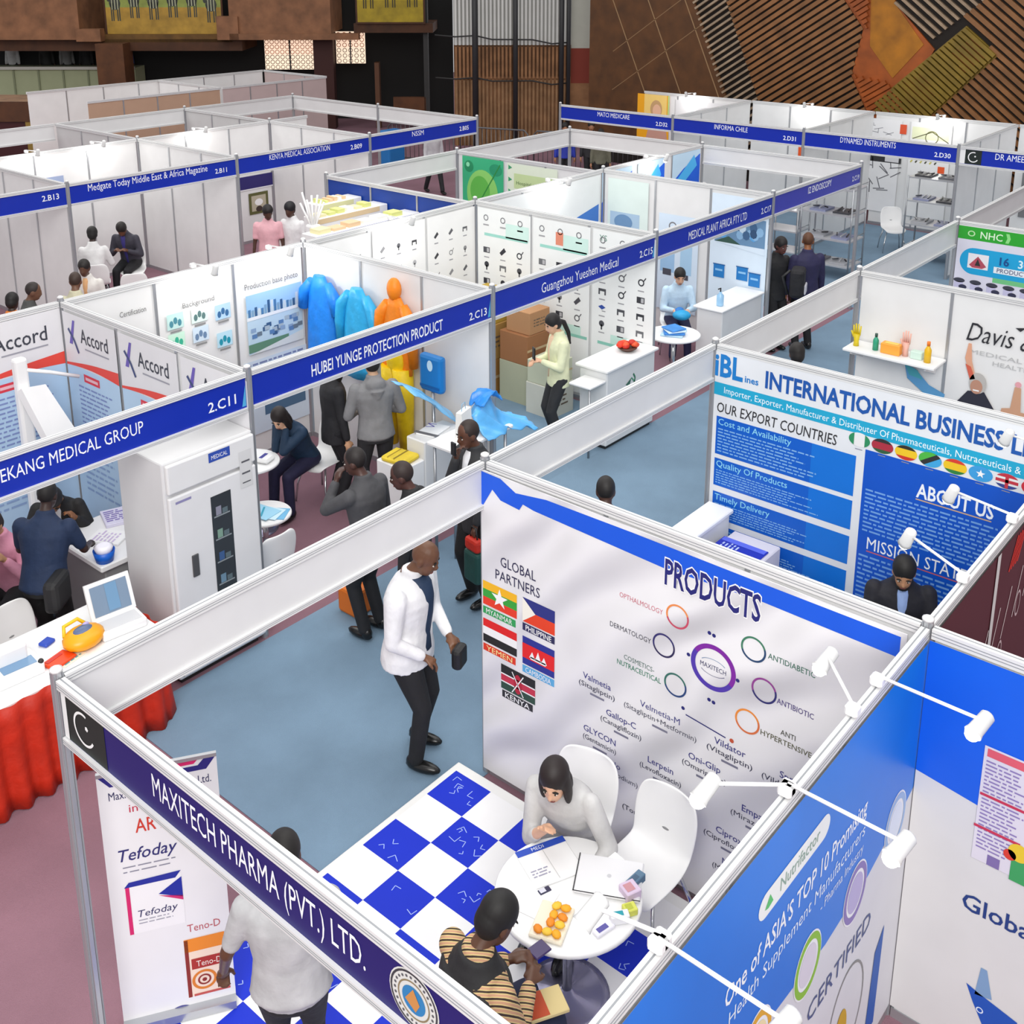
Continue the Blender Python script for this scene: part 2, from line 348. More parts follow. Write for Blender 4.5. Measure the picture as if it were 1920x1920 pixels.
def partition(label, ax, c, a0, a1, n=3, m=MP, cat='partition', group=None, zt=ZT):
    a0, a1 = sorted((a0, a1)); a0 += .03; a1 -= .03; o = thing('partition_wall', label, cat, L2(ax, c, (a0 + a1) / 2, 0), 0, group, True); w = (a1 - a0) / n
    for i in range(n):
        b = mb(); bx(b, ax, c, a0 + w * i + .015, a0 + w * (i + 1) - .015, .06, zt - .05, .004, m); b.done('panel', o)
    for i in range(1, n):
        b = mb(); bx(b, ax, c, a0 + w * i - .015, a0 + w * i + .015, 0, zt - .05, .017, MA); b.done('upright', o)
    b = mb(); rail(b, ax, c, a0, a1, zt - .055, zt); b.done('top_rail', o)
    b = mb(); bx(b, ax, c, a0, a1, 0, .06, .012, MA); b.done('bottom_rail', o)
    return o
def post(x, y, label, h=ZT + .03):
    o = thing('corner_post', label, 'post', (x, y, 0), 0, 'shell scheme corner posts', True)
    b = mb(); n = 8
    b.loft([[(x + .027 * math.cos(2 * PI * (i + .5) / n), y + .027 * math.sin(2 * PI * (i + .5) / n), z) for i in range(n)] for z in (0, h)], MA, True, False)
    for i in range(4):
        a = PI / 2 * i + PI / 4; b.box(x + .027 * math.cos(a) - .004, y + .027 * math.sin(a) - .004, .01, x + .027 * math.cos(a) + .004, y + .027 * math.sin(a) + .004, h - .01, MG)
    b.done('shaft', o); b = mb(); b.lathe((x, y, h), [(.03, 0), (.03, .012), (.012, .022)], MR, 10); b.done('cap', o); return o
def fascia(label, ax, c, a0, a1, face, lettering=(), side=-1, z0=2.10, group='fascia signs', extra=None):
    a0, a1 = sorted((a0, a1)); a0 += .03; a1 -= .03; o = thing('fascia_sign', label, 'sign', L2(ax, c, (a0 + a1) / 2, z0), 0, group, True)
    b = mb(); bx(b, ax, c, a0, a1, z0 + .03, ZT - .04, .004, MPB)
    if face: bx(b, ax, c, a0, a1, z0 + .03, ZT - .04, .0008, face, side * .005)
    b.done('board', o)
    b = mb(); rail(b, ax, c, a0, a1, ZT - .045, ZT); b.done('top_rail', o)
    b = mb(); rail(b, ax, c, a0, a1, z0, z0 + .035); b.done('bottom_rail', o)
    F = FX(c - .006) if ax == 'x' else FY(c - .006)
    for k, (t, a, z, h, w) in enumerate(lettering):
        b = mb(F); b.text(t, a, z, h, '#f2f4fa', 1, bold=.012, width=w); b.done('lettering' if len(t) > 7 else 'booth_number', o)
    if extra: extra(F, o)
    return o
MBL = mat(BLUE, .4); MNAVY = mat('#140f66', .5)
# front row (y = 0), seen from behind
fascia('white back of the fascia over the aisle side of the tiled booth', 'y', 0, 0, 3, MBL, side=1)
fascia('white back of the fascia over the open front of the INTERNATIONAL BUSINESS booth', 'y', 0, 3, 6, MBL, side=1)
fascia('white back of the fascia in front of the glove shelf booth', 'y', 0, 6, 9, MBL, side=1)
fascia('white back of the fascia beyond the glove shelf booth', 'y', 0, 9, 12, MBL, side=1)
fascia('white back of the fascia at the right edge, beyond the green NHC panel', 'y', 0, 12, 15, MBL, side=1)
def maxi_extra(F, o):
    b = mb(F); b.rect(.0 + .04, 2.14, .40, 2.39, '#15201c', 1); b.rect(.035, 2.14, .075, 2.39, '#e8e8e8', 2)
    b.ring(.22, 2.265, .075, .088, '#f0f0f0', 2, 70, 330); b.disc(.245, 2.28, .014, '#f0f0f0', 2, n=5); b.done('crescent_flag', o)
    b = mb(F); b.disc(2.33, 2.262, .118, '#d9d9d6', 1); b.ring(2.33, 2.262, .104, .112, '#3a3a40', 2); b.ring(2.33, 2.262, .07, .076, '#8a7a5a', 2); b.disc(2.33, 2.262, .055, '#2a7db8', 2); b.poly([(2.29, 2.25), (2.33, 2.31), (2.36, 2.26), (2.34, 2.22)], '#c98a4a', 3)
    for i in range(26):
        t = 2 * PI * i / 26; b.disc(2.33 + .09 * math.cos(t), 2.262 + .09 * math.sin(t), .006, '#55565c', 2, n=6)
    b.done('round_seal', o)
fascia('violet blue fascia sign reading MAXITECH PHARMA (PVT.) LTD.', 'x', 0, 0, -2.94, MNAVY, [('MAXITECH PHARMA (PVT.) LTD.', 1.43, 2.215, .12, 1.32)], extra=maxi_extra)
# row C (y = 2.55)
def corner(F, o, a=0):
    b = mb(F); b.poly([(a - .075, 2.15), (a - .035, 2.15), (a - .035, 2.33)], '#4fa8d8', 1); b.done('corner_flash', o)
Y2 = 2.55
fascia('blue fascia sign reading EKANG MEDICAL GROUP 2.C11', 'y', Y2, 0, 3, MBL, [('EKANG MEDICAL GROUP', 1.5, 2.235, .1, 1.08), ('2.C11', 2.74, 2.2, .085, None)], extra=lambda F, o: corner(F, o, 3))
fascia('blue fascia sign reading HUBEI YUNGE PROTECTION PRODUCT 2.C13', 'y', Y2, 3, 6, MBL, [('HUBEI YUNGE PROTECTION PRODUCT', 4.46, 2.195, .11, 1.62), ('2.C13', 5.78, 2.185, .08, None)], extra=lambda F, o: corner(F, o, 6))
fascia('blue fascia sign reading Guangzhou Yueshen Medical 2.C15', 'y', Y2, 6, 9, MBL, [('Guangzhou Yueshen Medical', 7.5, 2.2, .115, 1.42), ('2.C15', 8.79, 2.2, .085, None)], extra=lambda F, o: corner(F, o, 9))
fascia('blue fascia sign reading MEDICAL PLANT AFRICA PTY LTD 2.C17', 'y', Y2, 9, 12, MBL, [('MEDICAL PLANT AFRICA PTY LTD', 10.5, 2.2, .115, 1.5), ('2.C17', 11.8, 2.2, .085, None)])
fascia('violet blue fascia sign at the corner beyond 2.C17, with small white letters', 'y', Y2, 12, 15, mat('#3a3fae', .4), [('IZ ENDOSCOPY', 13.5, 2.255, .1, .8), ('2.C19', 14.8, 2.2, .08, None)])
fascia('white back of the end fascia right of the violet blue corner sign', 'x', 15, Y2, 5.47, MBL, side=1)
fascia('white back of the end fascia running to the far corner post', 'x', 15, 5.47, 8.4, MBL, side=1)
fascia('white back of the fascia left of the green wall print', 'y', 8.4, 8.88, 11.8, MBL, side=1)
fascia('white back of the fascia right of the green wall print', 'y', 8.4, 11.8, 15, MBL, side=1)
# row B (y = 10.8)
Y3 = 10.8
fascia('blue fascia sign cut by the left edge, ending 2.B13', 'y', Y3, 3, 6, MBL, [('2.B13', 5.73, 2.24, .085, None)])
fascia('blue fascia sign reading Medgate Today Middle East & Africa Magazine', 'y', Y3, 6, 9, MBL, [('Medgate Today Middle East & Africa Magazine', 7.37, 2.275, .11, 2.1), ('2.B11', 8.68, 2.21, .08, None)])
fascia('blue fascia sign reading KENYA MEDICAL ASSOCIATION', 'y', Y3, 9, 12, MBL, [('KENYA MEDICAL ASSOCIATION', 10.35, 2.28, .1, 1.35), ('2.B09', 11.66, 2.22, .09, None)])
fascia('blue fascia sign at the right end of the far left row', 'y', Y3, 12, 15, MBL, [('NSSM', 13.27, 2.27, .1, .32), ('2.B05', 14.6, 2.22, .09, None)])
fascia('white end fascia behind the last blue sign of the far left row', 'x', 15, Y3, 13.75, None)
fascia('white end fascia at the rear of the far left row', 'x', 15, 13.75, 16.7, None)
for i, (a, c) in enumerate(((6, 9), (9, 12), (12, 15))):
    fascia('white rear fascia of the far left row, ' + ['at the left edge under the brown cabin', 'before the pinkish far stand', 'meeting the rear corner post'][i], 'y', 16.7, a, c, MBL, side=1)
# row D (x = 17.75)
XD = 17.75
fascia('blue fascia sign before the yellow portrait poster', 'x', XD, 10.75, 7.8, MBL, [('MATCI MEDICARE', -9.3, 2.265, .1, .84), ('2.D32', -8.07, 2.2, .085, None)])
fascia('blue fascia sign reading INFORMA CHILE, right of the yellow portrait poster', 'x', XD, 7.8, 4.87, MBL, [('INFORMA CHILE', -6.44, 2.265, .1, .75), ('2.D31', -5.16, 2.2, .085, None)])
fascia('blue fascia sign reading DYNAMED INSTRUMENTS 2.D30', 'x', XD, 4.87, 1.95, MBL, [('DYNAMED INSTRUMENTS', -3.6, 2.27, .11, 1.06), ('2.D30', -2.22, 2.2, .085, None)])
def pk(F, o):
    b = mb(F); b.rect(-1.92, 2.14, -1.83, 2.39, '#e8e8e8', 1); b.rect(-1.83, 2.14, -1.55, 2.39, '#15201c', 1); b.ring(-1.69, 2.265, .075, .092, '#f0f0f0', 2, 70, 330); b.disc(-1.66, 2.28, .016, '#f0f0f0', 2, n=5); b.done('crescent_flag', o)
fascia('blue fascia sign with crescent flag at the right edge', 'x', XD, 1.95, -1, MBL, [('DR AMEER', -1.05, 2.265, .11, .55)], extra=pk)
# partitions
partition('partition behind the PRODUCTS banner, right of the tiled booth', 'x', 3, 0, -2.94)
partition('partition carrying the INTERNATIONAL BUSINESS print', 'x', 6, 0, -2.94)
partition('partition carrying the handwritten style Davis logo', 'x', 9, 0, -2.94)
partition('partition carrying the green NHC print', 'x', 12, 0, -2.94)
partition('blue printed back wall of the tiled booth at lower right', 'y', -2.94, 0, 3, 3)
partition('partition of the booth at the right edge with the word Globa', 'x', 3, -2.94, -5.9)
partition('back wall behind the man in the dark suit, maroon on its far side', 'y', -2.94, 3, 6)
partition('white back wall of the booth with red curved logo banners, left', 'y', 5.47, 0, 3)
partition('white back wall carrying the blue town photo', 'y', 5.47, 3, 6)
partition('white back wall of the booth with cardboard boxes', 'y', 5.47, 6, 9)
partition('white back wall carrying the dark machine photo', 'y', 5.47, 9, 12)
partition('white back wall carrying the three bright blue posters', 'y', 5.47, 12, 15)
partition('side wall with three matching logo banners', 'x', 3, Y2, 5.47)
partition('side wall behind the orange coverall', 'x', 6, Y2, 5.47)
partition('side wall with small black product pictures behind the woman in the pale jacket', 'x', 9, Y2, 5.47)
partition('side wall with three blue bag pictures', 'x', 12, Y2, 5.47)
partition('deep blue wall behind the stepped white shelves', 'x', 8.88, 5.47, 8.4, m=mat('#123f9c', .4))
partition('wall carrying the green leaf print', 'x', 11.8, 5.47, 8.4)
partition('pale wall at the left edge behind the sign ending 2.B13', 'y', 13.75, 3, 6)
partition('pale wall behind the two seated men under the magazine sign', 'y', 13.75, 6, 9)
partition('pale wall carrying the framed small picture', 'y', 13.75, 9, 12)
partition('short pale wall right of the medical association sign', 'y', 13.75, 12, 13.0, 1)
for i, (x, t) in enumerate(((6, 'under the post of sign 2.B13'), (9, 'between the magazine and the medical association signs'), (12, 'between the medical association sign and the last sign'))): partition('pale side wall ' + t, 'x', x, Y3, 13.75)
for i, (x, t) in enumerate(((9, 'nearest the brown cabin'), (12, 'nearest the pinkish far stand'))): partition('grey rear side wall of the far left row ' + t, 'x', x, 13.75, 16.7, m=mat('#c6c6c6', .5))
partition('white back wall at far right behind the yellow portrait poster', 'x', 21.1, 10.75, 7.8)
partition('white back wall at far right under the slatted timber, second bay', 'x', 21.1, 7.8, 4.87)
partition('white back wall at far right behind the drawings of instruments', 'x', 21.1, 4.87, 1.95)
partition('white back wall at far right edge with grey strips', 'x', 21.1, 1.95, -1)
for y, t in ((7.8, 'right of the yellow portrait poster'), (4.87, 'left of the instrument drawings'), (1.95, 'right of the instrument drawings')): partition('white side wall at far right ' + t, 'y', y, XD, 21.1)
# far stand beyond the left row
FS = mat('#c2aeac', .6)
partition('pinkish outer wall of the far stand, left half', 'y', 19.4, 11.2, 14.9, 4, mat('#bb9a82', .6))
partition('pinkish outer wall of the far stand, right half', 'y', 19.4, 14.9, 18.4, 4, FS)
partition('grey end wall of the far stand beside the dark doorway', 'x', 18.4, 19.4, 22.2, 3, FS)
partition('pale back wall of the far stand', 'y', 22.2, 11.2, 18.4, 7, mat('#ececec', .5))
partition('inner wall of the far stand', 'x', 14.9, 19.4, 22.2, 3)
# posts
for x, y, t in ((0, 0, 'front post at the left end of the MAXITECH sign'), (3, 0, 'post at the corner of the PRODUCTS banner'), (6, 0, 'post left of the INTERNATIONAL BUSINESS print'), (9, 0, 'post left of the glove shelf wall'), (12, 0, 'post left of the green NHC print'), (3, -2.94, 'post where the PRODUCTS wall meets the blue printed wall'), (0, -2.94, 'post at the near end of the blue printed wall'),
    (0, Y2, 'post at the left end of sign 2.C11'), (3, Y2, 'post between sign 2.C11 and sign 2.C13'), (6, Y2, 'post between sign 2.C13 and sign 2.C15'), (9, Y2, 'post between sign 2.C15 and sign 2.C17'), (12, Y2, 'post between sign 2.C17 and the violet blue corner sign'), (15, Y2, 'post at the right end of the violet blue corner sign'),
    (3, 5.47, 'rear post above the matching logo banners'), (6, 5.47, 'rear post behind the blue gowns'), (9, 5.47, 'rear post behind the side wall with black product pictures'), (12, 5.47, 'rear post beside the bright blue posters'), (15, 5.47, 'post at the right end of the bright blue posters'), (15, 8.4, 'post at the far corner before the crowd barriers'), (8.88, 8.4, 'post at the far end of the deep blue wall'), (11.8, 8.4, 'post at the left of the green print'),
    (6, Y3, 'post between the left edge sign and the magazine sign'), (9, Y3, 'post between the magazine sign and the medical association sign'), (12, Y3, 'post left of the last blue sign of the far left row'), (15, Y3, 'post at the right end of the far left row'), (15, 16.7, 'rear corner post of the far left row'), (9, 13.75, 'post behind the magazine sign'), (12, 13.75, 'post behind the medical association sign'), (15, 13.75, 'middle post of the end fascia of the far left row'), (12, 16.7, 'rear post before the pinkish far stand'),
    (XD, 10.75, 'post at the left end of the far right row'), (XD, 7.8, 'post right of the yellow portrait poster'), (XD, 4.87, 'post left of the DYNAMED sign'), (XD, 1.95, 'post left of the crescent flag of the far right sign')): post(x, y, t)
# ---------------------------------------------------------------- prints and posters on the walls
def poster(name, label, F, fn, cat='poster', group=None, base=None, parts=()):
    b = mb(F); fn(b); o = b.done(name); tag(o, label, cat, group)
    for pn, f in parts:
        b = mb(F); f(b); c = b.done(pn); c.location = c.location - o.location; c.parent = o
    return o
NV = '#1d1f6e'
# PRODUCTS fabric banner, x = 3
def f(b):
    O, u, v, n = b.F; m = mat('#e2e1e4', .6, 0, 'banner')
    b.loft([[b.at(a, z, k) for a, z in ((.0, .06), (2.86, .06), (2.86, 2.37), (0, 2.385))] for k in (0, 4)], m, True, False)
    b.poly([(0, 2.375), (0, 2.1), (.1, 2.27), (.17, 2.215), (.33, 2.2), (.36, 2.25), (.45, 2.235), (1.43, 2.2), (2.05, 2.235), (2.83, 2.225), (2.83, 2.345), (2.05, 2.345), (1.2, 2.35), (.55, 2.345), (.3, 2.31), (.17, 2.37)], mat('#0a56d6', .5), 5)
def f_flags(b):
    def cap(a, z, w, t, m, tc): b.rect(a, z, a + w, z + .055, m, 5); b.text(t, a + w / 2, z + .008, .04, tc, 6, bold=.01, width=w * .8)
    a = .01; b.rect(a, 1.51, a + .3, 1.57, '#f0b51c', 5); b.rect(a, 1.45, a + .3, 1.51, '#34a03a', 5); b.rect(a, 1.39, a + .3, 1.45, '#e23a22', 5)
    star(b, a + .15, 1.48, .075, '#f4f4f4', 6); cap(a, 1.32, .29, 'MYANMAR', '#2f9c56', '#f2f2f2')
    a = .36; b.rect(a, 1.49, a + .27, 1.58, '#28307e', 5); b.rect(a, 1.4, a + .27, 1.49, '#e0401c', 5); b.poly([(a, 1.4), (a + .11, 1.49), (a, 1.58)], '#f0ece0', 6); cap(a, 1.335, .27, 'PHILIPPINE', '#2a2a55', '#f2f2f2')
    a = .01; b.rect(a, 1.22, a + .3, 1.28, '#dc2020', 5); b.rect(a, 1.16, a + .3, 1.22, '#f2f2f2', 5); b.rect(a, 1.1, a + .3, 1.16, '#222222', 5); cap(a, 1.03, .29, 'YEMEN', '#d83a22', '#f6e6a0')
    a = .36; b.rect(a, 1.08, a + .27, 1.29, '#27308e', 5); b.rect(a, 1.13, a + .27, 1.24, '#e02222', 6)
    for k in (-.05, 0, .05): b.poly([(a + .11 + k, 1.15), (a + .16 + k, 1.15), (a + .135 + k, 1.2 + (.02 if k == 0 else 0))], '#f2f2f2', 7)
    b.rect(a + .07, 1.14, a + .2, 1.16, '#f2f2f2', 7); cap(a, 1.015, .27, 'CAMBODIA', '#5aa6d8', '#f2f2f2')
    a = .17; b.rect(a, .92, a + .3, .99, '#222222', 5); b.rect(a, .86, a + .3, .92, '#c03048', 5); b.rect(a, .8, a + .3, .86, '#2c4a3c', 5); b.rect(a, .915, a + .3, .925, '#eeeeee', 6); b.rect(a, .855, a + .3, .865, '#eeeeee', 6)
    b.disc(a + .15, .89, .035, '#b02038', 6, .075); b.stroke([(a + .1, .81), (a + .2, .97)], .008, '#eeeeee', 7); b.stroke([(a + .2, .81), (a + .1, .97)], .008, '#eeeeee', 7); cap(a + .01, .735, .27, 'KENYA', '#2c2c30', '#f2f2f2')
def star(b, a, z, r, m, L=3):
    b.poly([(a + (r if i % 2 == 0 else r * .4) * math.sin(PI * i / 5), z + (r if i % 2 == 0 else r * .4) * math.cos(PI * i / 5)) for i in range(10)], m, L)
def P_(f, *a): return lambda b: f(b, *a)
def ring1(b, a, z, c1, c2): b.ring(a, z, .066, .078, c1, 5, 20, 200); b.ring(a, z, .066, .078, c2, 5, 200, 380)
def ring0(b): b.ring(1.785, 1.69, .118, .148, '#7a1d9a', 5, -30, 150); b.ring(1.785, 1.69, .118, .148, '#4a32a4', 5, 150, 330)
def logo(b): b.text('MAXITECH', 1.785, 1.675, .032, '#2a2a5e', 5, width=.17); b.ring(1.785, 1.7, .085, .09, '#2a6a9a', 5, 30, 150, k=.5); b.ring(1.785, 1.68, .085, .09, '#2a2a6a', 5, 210, 330, k=.5)
def dots(b):
    for a, z in ((1.62, 1.705), (1.945, 1.68), (1.75, 1.905), (1.78, 1.9), (1.77, 1.47), (1.8, 1.465), (1.6, 1.33)): b.disc(a, z, .012, NV, 5)
    b.disc(1.93, 1.27, .014, '#c05030', 5); b.stroke([(1.62, 1.295), (1.89, 1.27)], .008, NV, 5)
def word(b, t, a, z, h, c, w=None): b.text(t, a, z, h, c, 5, bold=.006, width=w)
def drug(b, t, s, a, z, w): word(b, t, a, z, .045, '#34347c'); word(b, s, a, z - .06, .037, '#3e3e52', w); b.rect(a - .05, z - .1, a + .06, z - .085, '#77778a', 5)
BP = [('headline', lambda b: b.text('PRODUCTS', 1.75, 2.105, .17, NV, 7, bold=.02, width=.62, outline='#f2f2f2')), ('partners_title', lambda b: (b.text('GLOBAL', .32, 1.735, .075, '#23234a', 6, width=.3), b.text('PARTNERS', .315, 1.625, .075, '#23234a', 6, width=.38))), ('partner_flags', f_flags), ('main_ring', ring0), ('logo', logo), ('dots', dots)]
BP += [('ring', P_(ring1, *q)) for q in ((1.535, 1.92, '#e58a4a', '#c0455e'), (1.45, 1.69, '#2e2a68', '#2a2450'), (2.03, 1.92, '#3a7a5e', '#20426a'), (2.11, 1.69, '#8a3a8a', '#28286a'), (1.54, 1.46, '#2e6a5e', '#1f3f74'), (2.02, 1.445, '#e88a30', '#d8703c'))]
BP += [('ring_caption', P_(word, *q)) for q in (('OPTHALMOLOGY', 1.28, 1.89, .035, '#c8707e', .31), ('DERMATOLOGY', 1.21, 1.66, .036, '#3a3a48', .3), ('COSMETICS-', 1.28, 1.475, .034, '#4a6a60', .22), ('NUTRACEUTICAL', 1.28, 1.42, .036, '#2c7a5e', .32), ('ANTIDIABETIC', 2.26, 1.905, .036, '#3a6a5a', .28), ('ANTIBIOTIC', 2.3, 1.65, .036, '#4a3a7a', .22), ('ANTI', 2.27, 1.465, .034, '#4a4a40', .09), ('HYPERTENSIVE', 2.26, 1.405, .036, '#5a5a40', .31))]
BP += [('drug_name', P_(drug, *q)) for q in (('Valmetia', '(Sitagliptin)', .97, 1.2, .28), ('Velmetia-M', '(Sitagliptin+Metformin)', 1.44, 1.2, .52), ('Gallop-C', '(Canagliflozin)', 1.16, 1.015, .31), ('GLYCON', '(Gentamicin)', 1.0, .815, .26), ('Vildator', '(Vitagliptin)', 1.92, 1.2, .3), ('Moholo', '(Mesalakast Sodium)', 1.07, .655, .46), ('Lerpein', '(Levofloxacin)', 1.46, .83, .3), ('Oni-Glip', '(Omarigliptin)', 1.76, 1.01, .3), ('Spr', '(Vildagliptin)', 2.28, 1.19, .3), ('Cpr', '(Torsemide)', 1.34, .45, .3), ('Ciprox', '(Ciprofloxacin)', 1.95, .6, .34), ('Empag', '(Mirazolide)', 2.1, .84, .3), ('Micron', '(Meropenem)', 2.0, .4, .3))]
poster('fabric_banner', 'white hanging PRODUCTS banner with flags, rings and drug names', FX(2.965), f, 'banner', parts=BP)
# INTERNATIONAL BUSINESS print, x = 6
CY = '#1c9fd0'; MB1 = '#0d6fd0'; MB2 = '#0a4fc0'
def f(b): b.rect(-.02, .1, 2.9, 2.385, mat('#e0e3e8', .45), 0); b.rect(-.02, 1.985, 2.9, 2.1, mat('#20a4cc', .4), 1); b.text('Importer, Exporter, Manufacturer & Distributer Of Pharmaceuticals, Nutraceuticals & Surgicals', .12, 2.015, .06, '#e8f6fa', 2, 'l', .004, width=2.7)
def f1(b):
    b.text('iBL', .02, 2.165, .2, '#0d78c4', 2, 'l', .03, width=.27); b.text('ines', .31, 2.165, .06, '#0d78c4', 2, 'l', .02); b.text('INTERNATIONAL BUSINESS LINES', .5, 2.165, .15, '#1553a4', 2, 'l', .03, width=2.36)
def f2(b): b.text('OUR EXPORT COUNTRIES', .06, 1.83, .095, '#2c2c30', 2, 'l', .004, .1, width=1.1)
def f3(b):
    for i, (z1, z0, t) in enumerate(((1.79, 1.435, 'Cost and Availability'), (1.395, 1.135, 'Quality Of Products'), (1.075, .82, 'Timely Delivery'), (.76, .5, 'Quantity'), (.44, .2, 'Service'))):
        b.rect(.06, z0, 1.33, z1, mat('#0d70d2', .4), 1); b.rect(.06, z0, .95, z1, mat('#0b5cc4', .4), 1.4); b.text(t, .08, z1 - .075, .06, '#8ed4ee', 2, 'l', .004); b.lines(.08, z1 - .1, 1.05, z0 + .02, int((z1 - z0) / .042), '#7fb0e2', 2, .4, i + 3)
def f4(b):
    b.rect(1.4, .1, 2.9, 1.87, mat('#0a52c2', .4), 1); b.text('ABOUT US', 2.12, 1.6, .12, '#eef2f8', 2, 'c', .02, width=.58); b.rect(1.83, 1.575, 2.4, 1.585, '#c8a888', 2); b.lines(1.43, 1.55, 2.5, 1.16, 11, '#6fa0e0', 2, .42, 11, .1)
    b.text('MISSION STATEMENT', 1.48, 1.02, .11, '#eef2f8', 2, 'l', .02, width=1.1); b.rect(1.48, .995, 2.5, 1.005, '#c06070', 2); b.lines(1.42, .97, 2.5, .4, 14, '#6fa0e0', 2, .42, 12, .1)
def f5(b):
    fl = (('#2a8a5a', '#e8e8e8', '#2a8a5a', 'v'), ('#2c2c2c', '#a82a3c', '#2c5a3a', 'h'), ('#2a2a20', '#e8c020', '#c83022', 'h'), ('#4ab040', '#2a2a2a', '#3aa0d8', 'd'), ('#d03a2a', '#e8c020', '#2a7a3a', 'h'), ('#3a9ad8', '#3a9ad8', '#3a9ad8', 'h'), ('#c03040', '#e8e8e8', '#30408a', 'u'), ('#d02a3a', '#d02a3a', '#d02a3a', 'h'))
    for i, (c1, c2, c3, k) in enumerate(fl):
        a = 1.345 + .188 * i; z = 1.935; n = 24; r = .088; ry = .06
        E = [(a + r * math.cos(2 * PI * j / n), z + ry * math.sin(2 * PI * j / n)) for j in range(n)]; b.poly(E, c2, 2)
        if k == 'v': b.poly([p for p in E if p[0] < a - .03], c1, 3); b.poly([p for p in E if p[0] > a + .03], c3, 3)
        elif k == 'd':
            b.poly([p for p in E if (p[1] - z) > (p[0] - a) * .6 + .012], c1, 3); b.poly([p for p in E if (p[1] - z) < (p[0] - a) * .6 - .012], c3, 3)
        else: b.poly([p for p in E if p[1] > z + .018], c1, 3); b.poly([p for p in E if p[1] < z - .018], c3, 3)
        if i == 5: star(b, a, z, .035, '#f2f2f2', 4)
        if k == 'u': b.rect(a - .08, z - .012, a + .08, z + .012, '#c03040', 4); b.rect(a - .012, z - .055, a + .012, z + .055, '#c03040', 4)
        b.rect(a - .03, z - .085, a + .03, z - .078, '#8a8a9a', 2)
poster('wall_print', 'wide blue and white INTERNATIONAL BUSINESS wall print with oval flags', FX(5.98), f, 'print', parts=(('headline', f1), ('subtitle', f2), ('text_panel', f3), ('about_panel', f4), ('flag_row', f5)))
# Davis wall: logo and photo, x = 9
def f(b): b.text('Davis & Co', 1.17, 1.93, .2, '#26262c', 1, 'l', -.004, .3, width=.95); b.text('MEDICAL', 1.22, 1.8, .045, '#b8b8b8', 1, 'l', width=.5); b.text('HEALTHCARE', 1.45, 1.72, .045, '#b8b8b8', 1, 'l', width=.6); b.poly([(1.62, 2.15), (1.72, 2.17), (1.67, 2.12)], '#26262c', 1)
poster('wall_lettering', 'black handwritten style Davis lettering on white wall', FX(8.98), f, 'lettering')
def f(b):
    b.poly([(.58, 1.53), (.7, 1.5), (.85, 1.36), (1.02, 1.3), (1.0, 1.18), (.8, 1.26), (.62, 1.38)], '#5a9aca', 1); b.poly([(.58, 1.53), (.72, 1.49), (.78, 1.4), (.64, 1.42)], '#4aa6b4', 2)
    b.poly([(1.18, 1.74), (1.2, 1.9), (1.23, 1.9), (1.25, 1.72), (1.3, 1.56), (1.24, 1.56)], '#dba284', 2); b.poly([(1.19, 1.68), (1.245, 1.66), (1.3, 1.54), (1.25, 1.52)], '#d0614a', 3)
    b.poly([(1.1, 1.0), (1.14, 1.25), (1.24, 1.4), (1.4, 1.42), (1.52, 1.25), (1.55, 1.0)], '#2a2a38', 1); b.disc(1.33, 1.5, .085, '#b8b4b0', 3, .11); b.disc(1.32, 1.46, .06, '#b98a74', 4, .075); b.rect(1.29, 1.415, 1.35, 1.43, '#f0f0f0', 5); b.disc(1.34, 1.17, .1, '#d8d4d0', 2, .09)
    b.poly([(1.55, 1.0), (1.58, 1.3), (1.66, 1.32), (1.68, 1.55), (1.74, 1.55), (1.76, 1.3), (1.9, 1.3), (2.2, 1.2), (2.2, 1.0)], '#c99a7c', 1); b.disc(1.71, 1.58, .03, '#e0a0a8', 2); b.disc(1.95, 1.4, .12, '#b8a49a', 2, .1); b.disc(2.0, 1.18, .18, '#7a4a32', 3, .2); b.rect(1.6, 1.02, 1.66, 1.14, '#7ab8dc', 3)
poster('wall_photo', 'cut out wall photo of laughing people with raised arms below the Davis lettering', FX(8.98), f, 'photo')
# NHC print, x = 12
def f(b): b.rect(.03, .1, 2.9, 2.385, mat('#d8d6e4', .45), 0); b.rect(.03, 2.22, 2.9, 2.385, mat('#2aa02c', .4), 1)
def f1(b):
    b.text('NHC', .3, 2.255, .09, '#d8f0d0', 2, 'l', .01); b.ring(.19, 2.3, .03, .045, '#b8e0a8', 2, k=.8); b.poly([(.6, 2.24), (.64, 2.24), (.66, 2.3), (.64, 2.36), (.6, 2.36), (.62, 2.3)], '#8ad880', 2)
    n = 16; pts = [(.25 + .17 * math.cos(PI / 2 + PI * i / n), 1.95 + .17 * math.sin(PI / 2 + PI * i / n)) for i in range(n + 1)]; b.poly(pts + [(2.6, 1.78), (2.6, 2.12)], mat('#1ba0d4', .4), 1)
    b.rect(.18, 1.86, .43, 2.05, '#e8e4e8', 2); b.poly([(.2, 1.9), (.3, 2.02), (.41, 1.9), (.36, 1.87), (.24, 1.87)], '#b04a5a', 3); b.poly([(.27, 1.9), (.3, 1.99), (.34, 1.9)], '#2a2a2a', 4)
    b.text('16', .56, 1.955, .1, '#0a4a8a', 2, 'l', .03); b.text('30', .78, 1.955, .1, '#d8f0f8', 2, 'l', .02); b.rect(.5, 1.845, 1.3, 1.925, '#e4ecf2', 2); b.text('PRODUCTS', .54, 1.86, .055, '#3a3a6a', 3, 'l', .006); b.rect(.5, 1.72, 2.9, 1.78, '#6fbf80', 1)
    for i in range(9): a = .1 + .2 * i; b.disc(a, 1.68, .07, '#3a3a48', 2, .03); b.rect(a - .06, 1.58, a + .05, 1.66, '#c0bcd8', 2); b.disc(a + .05, 1.6, .05, '#30304a', 3, .03)
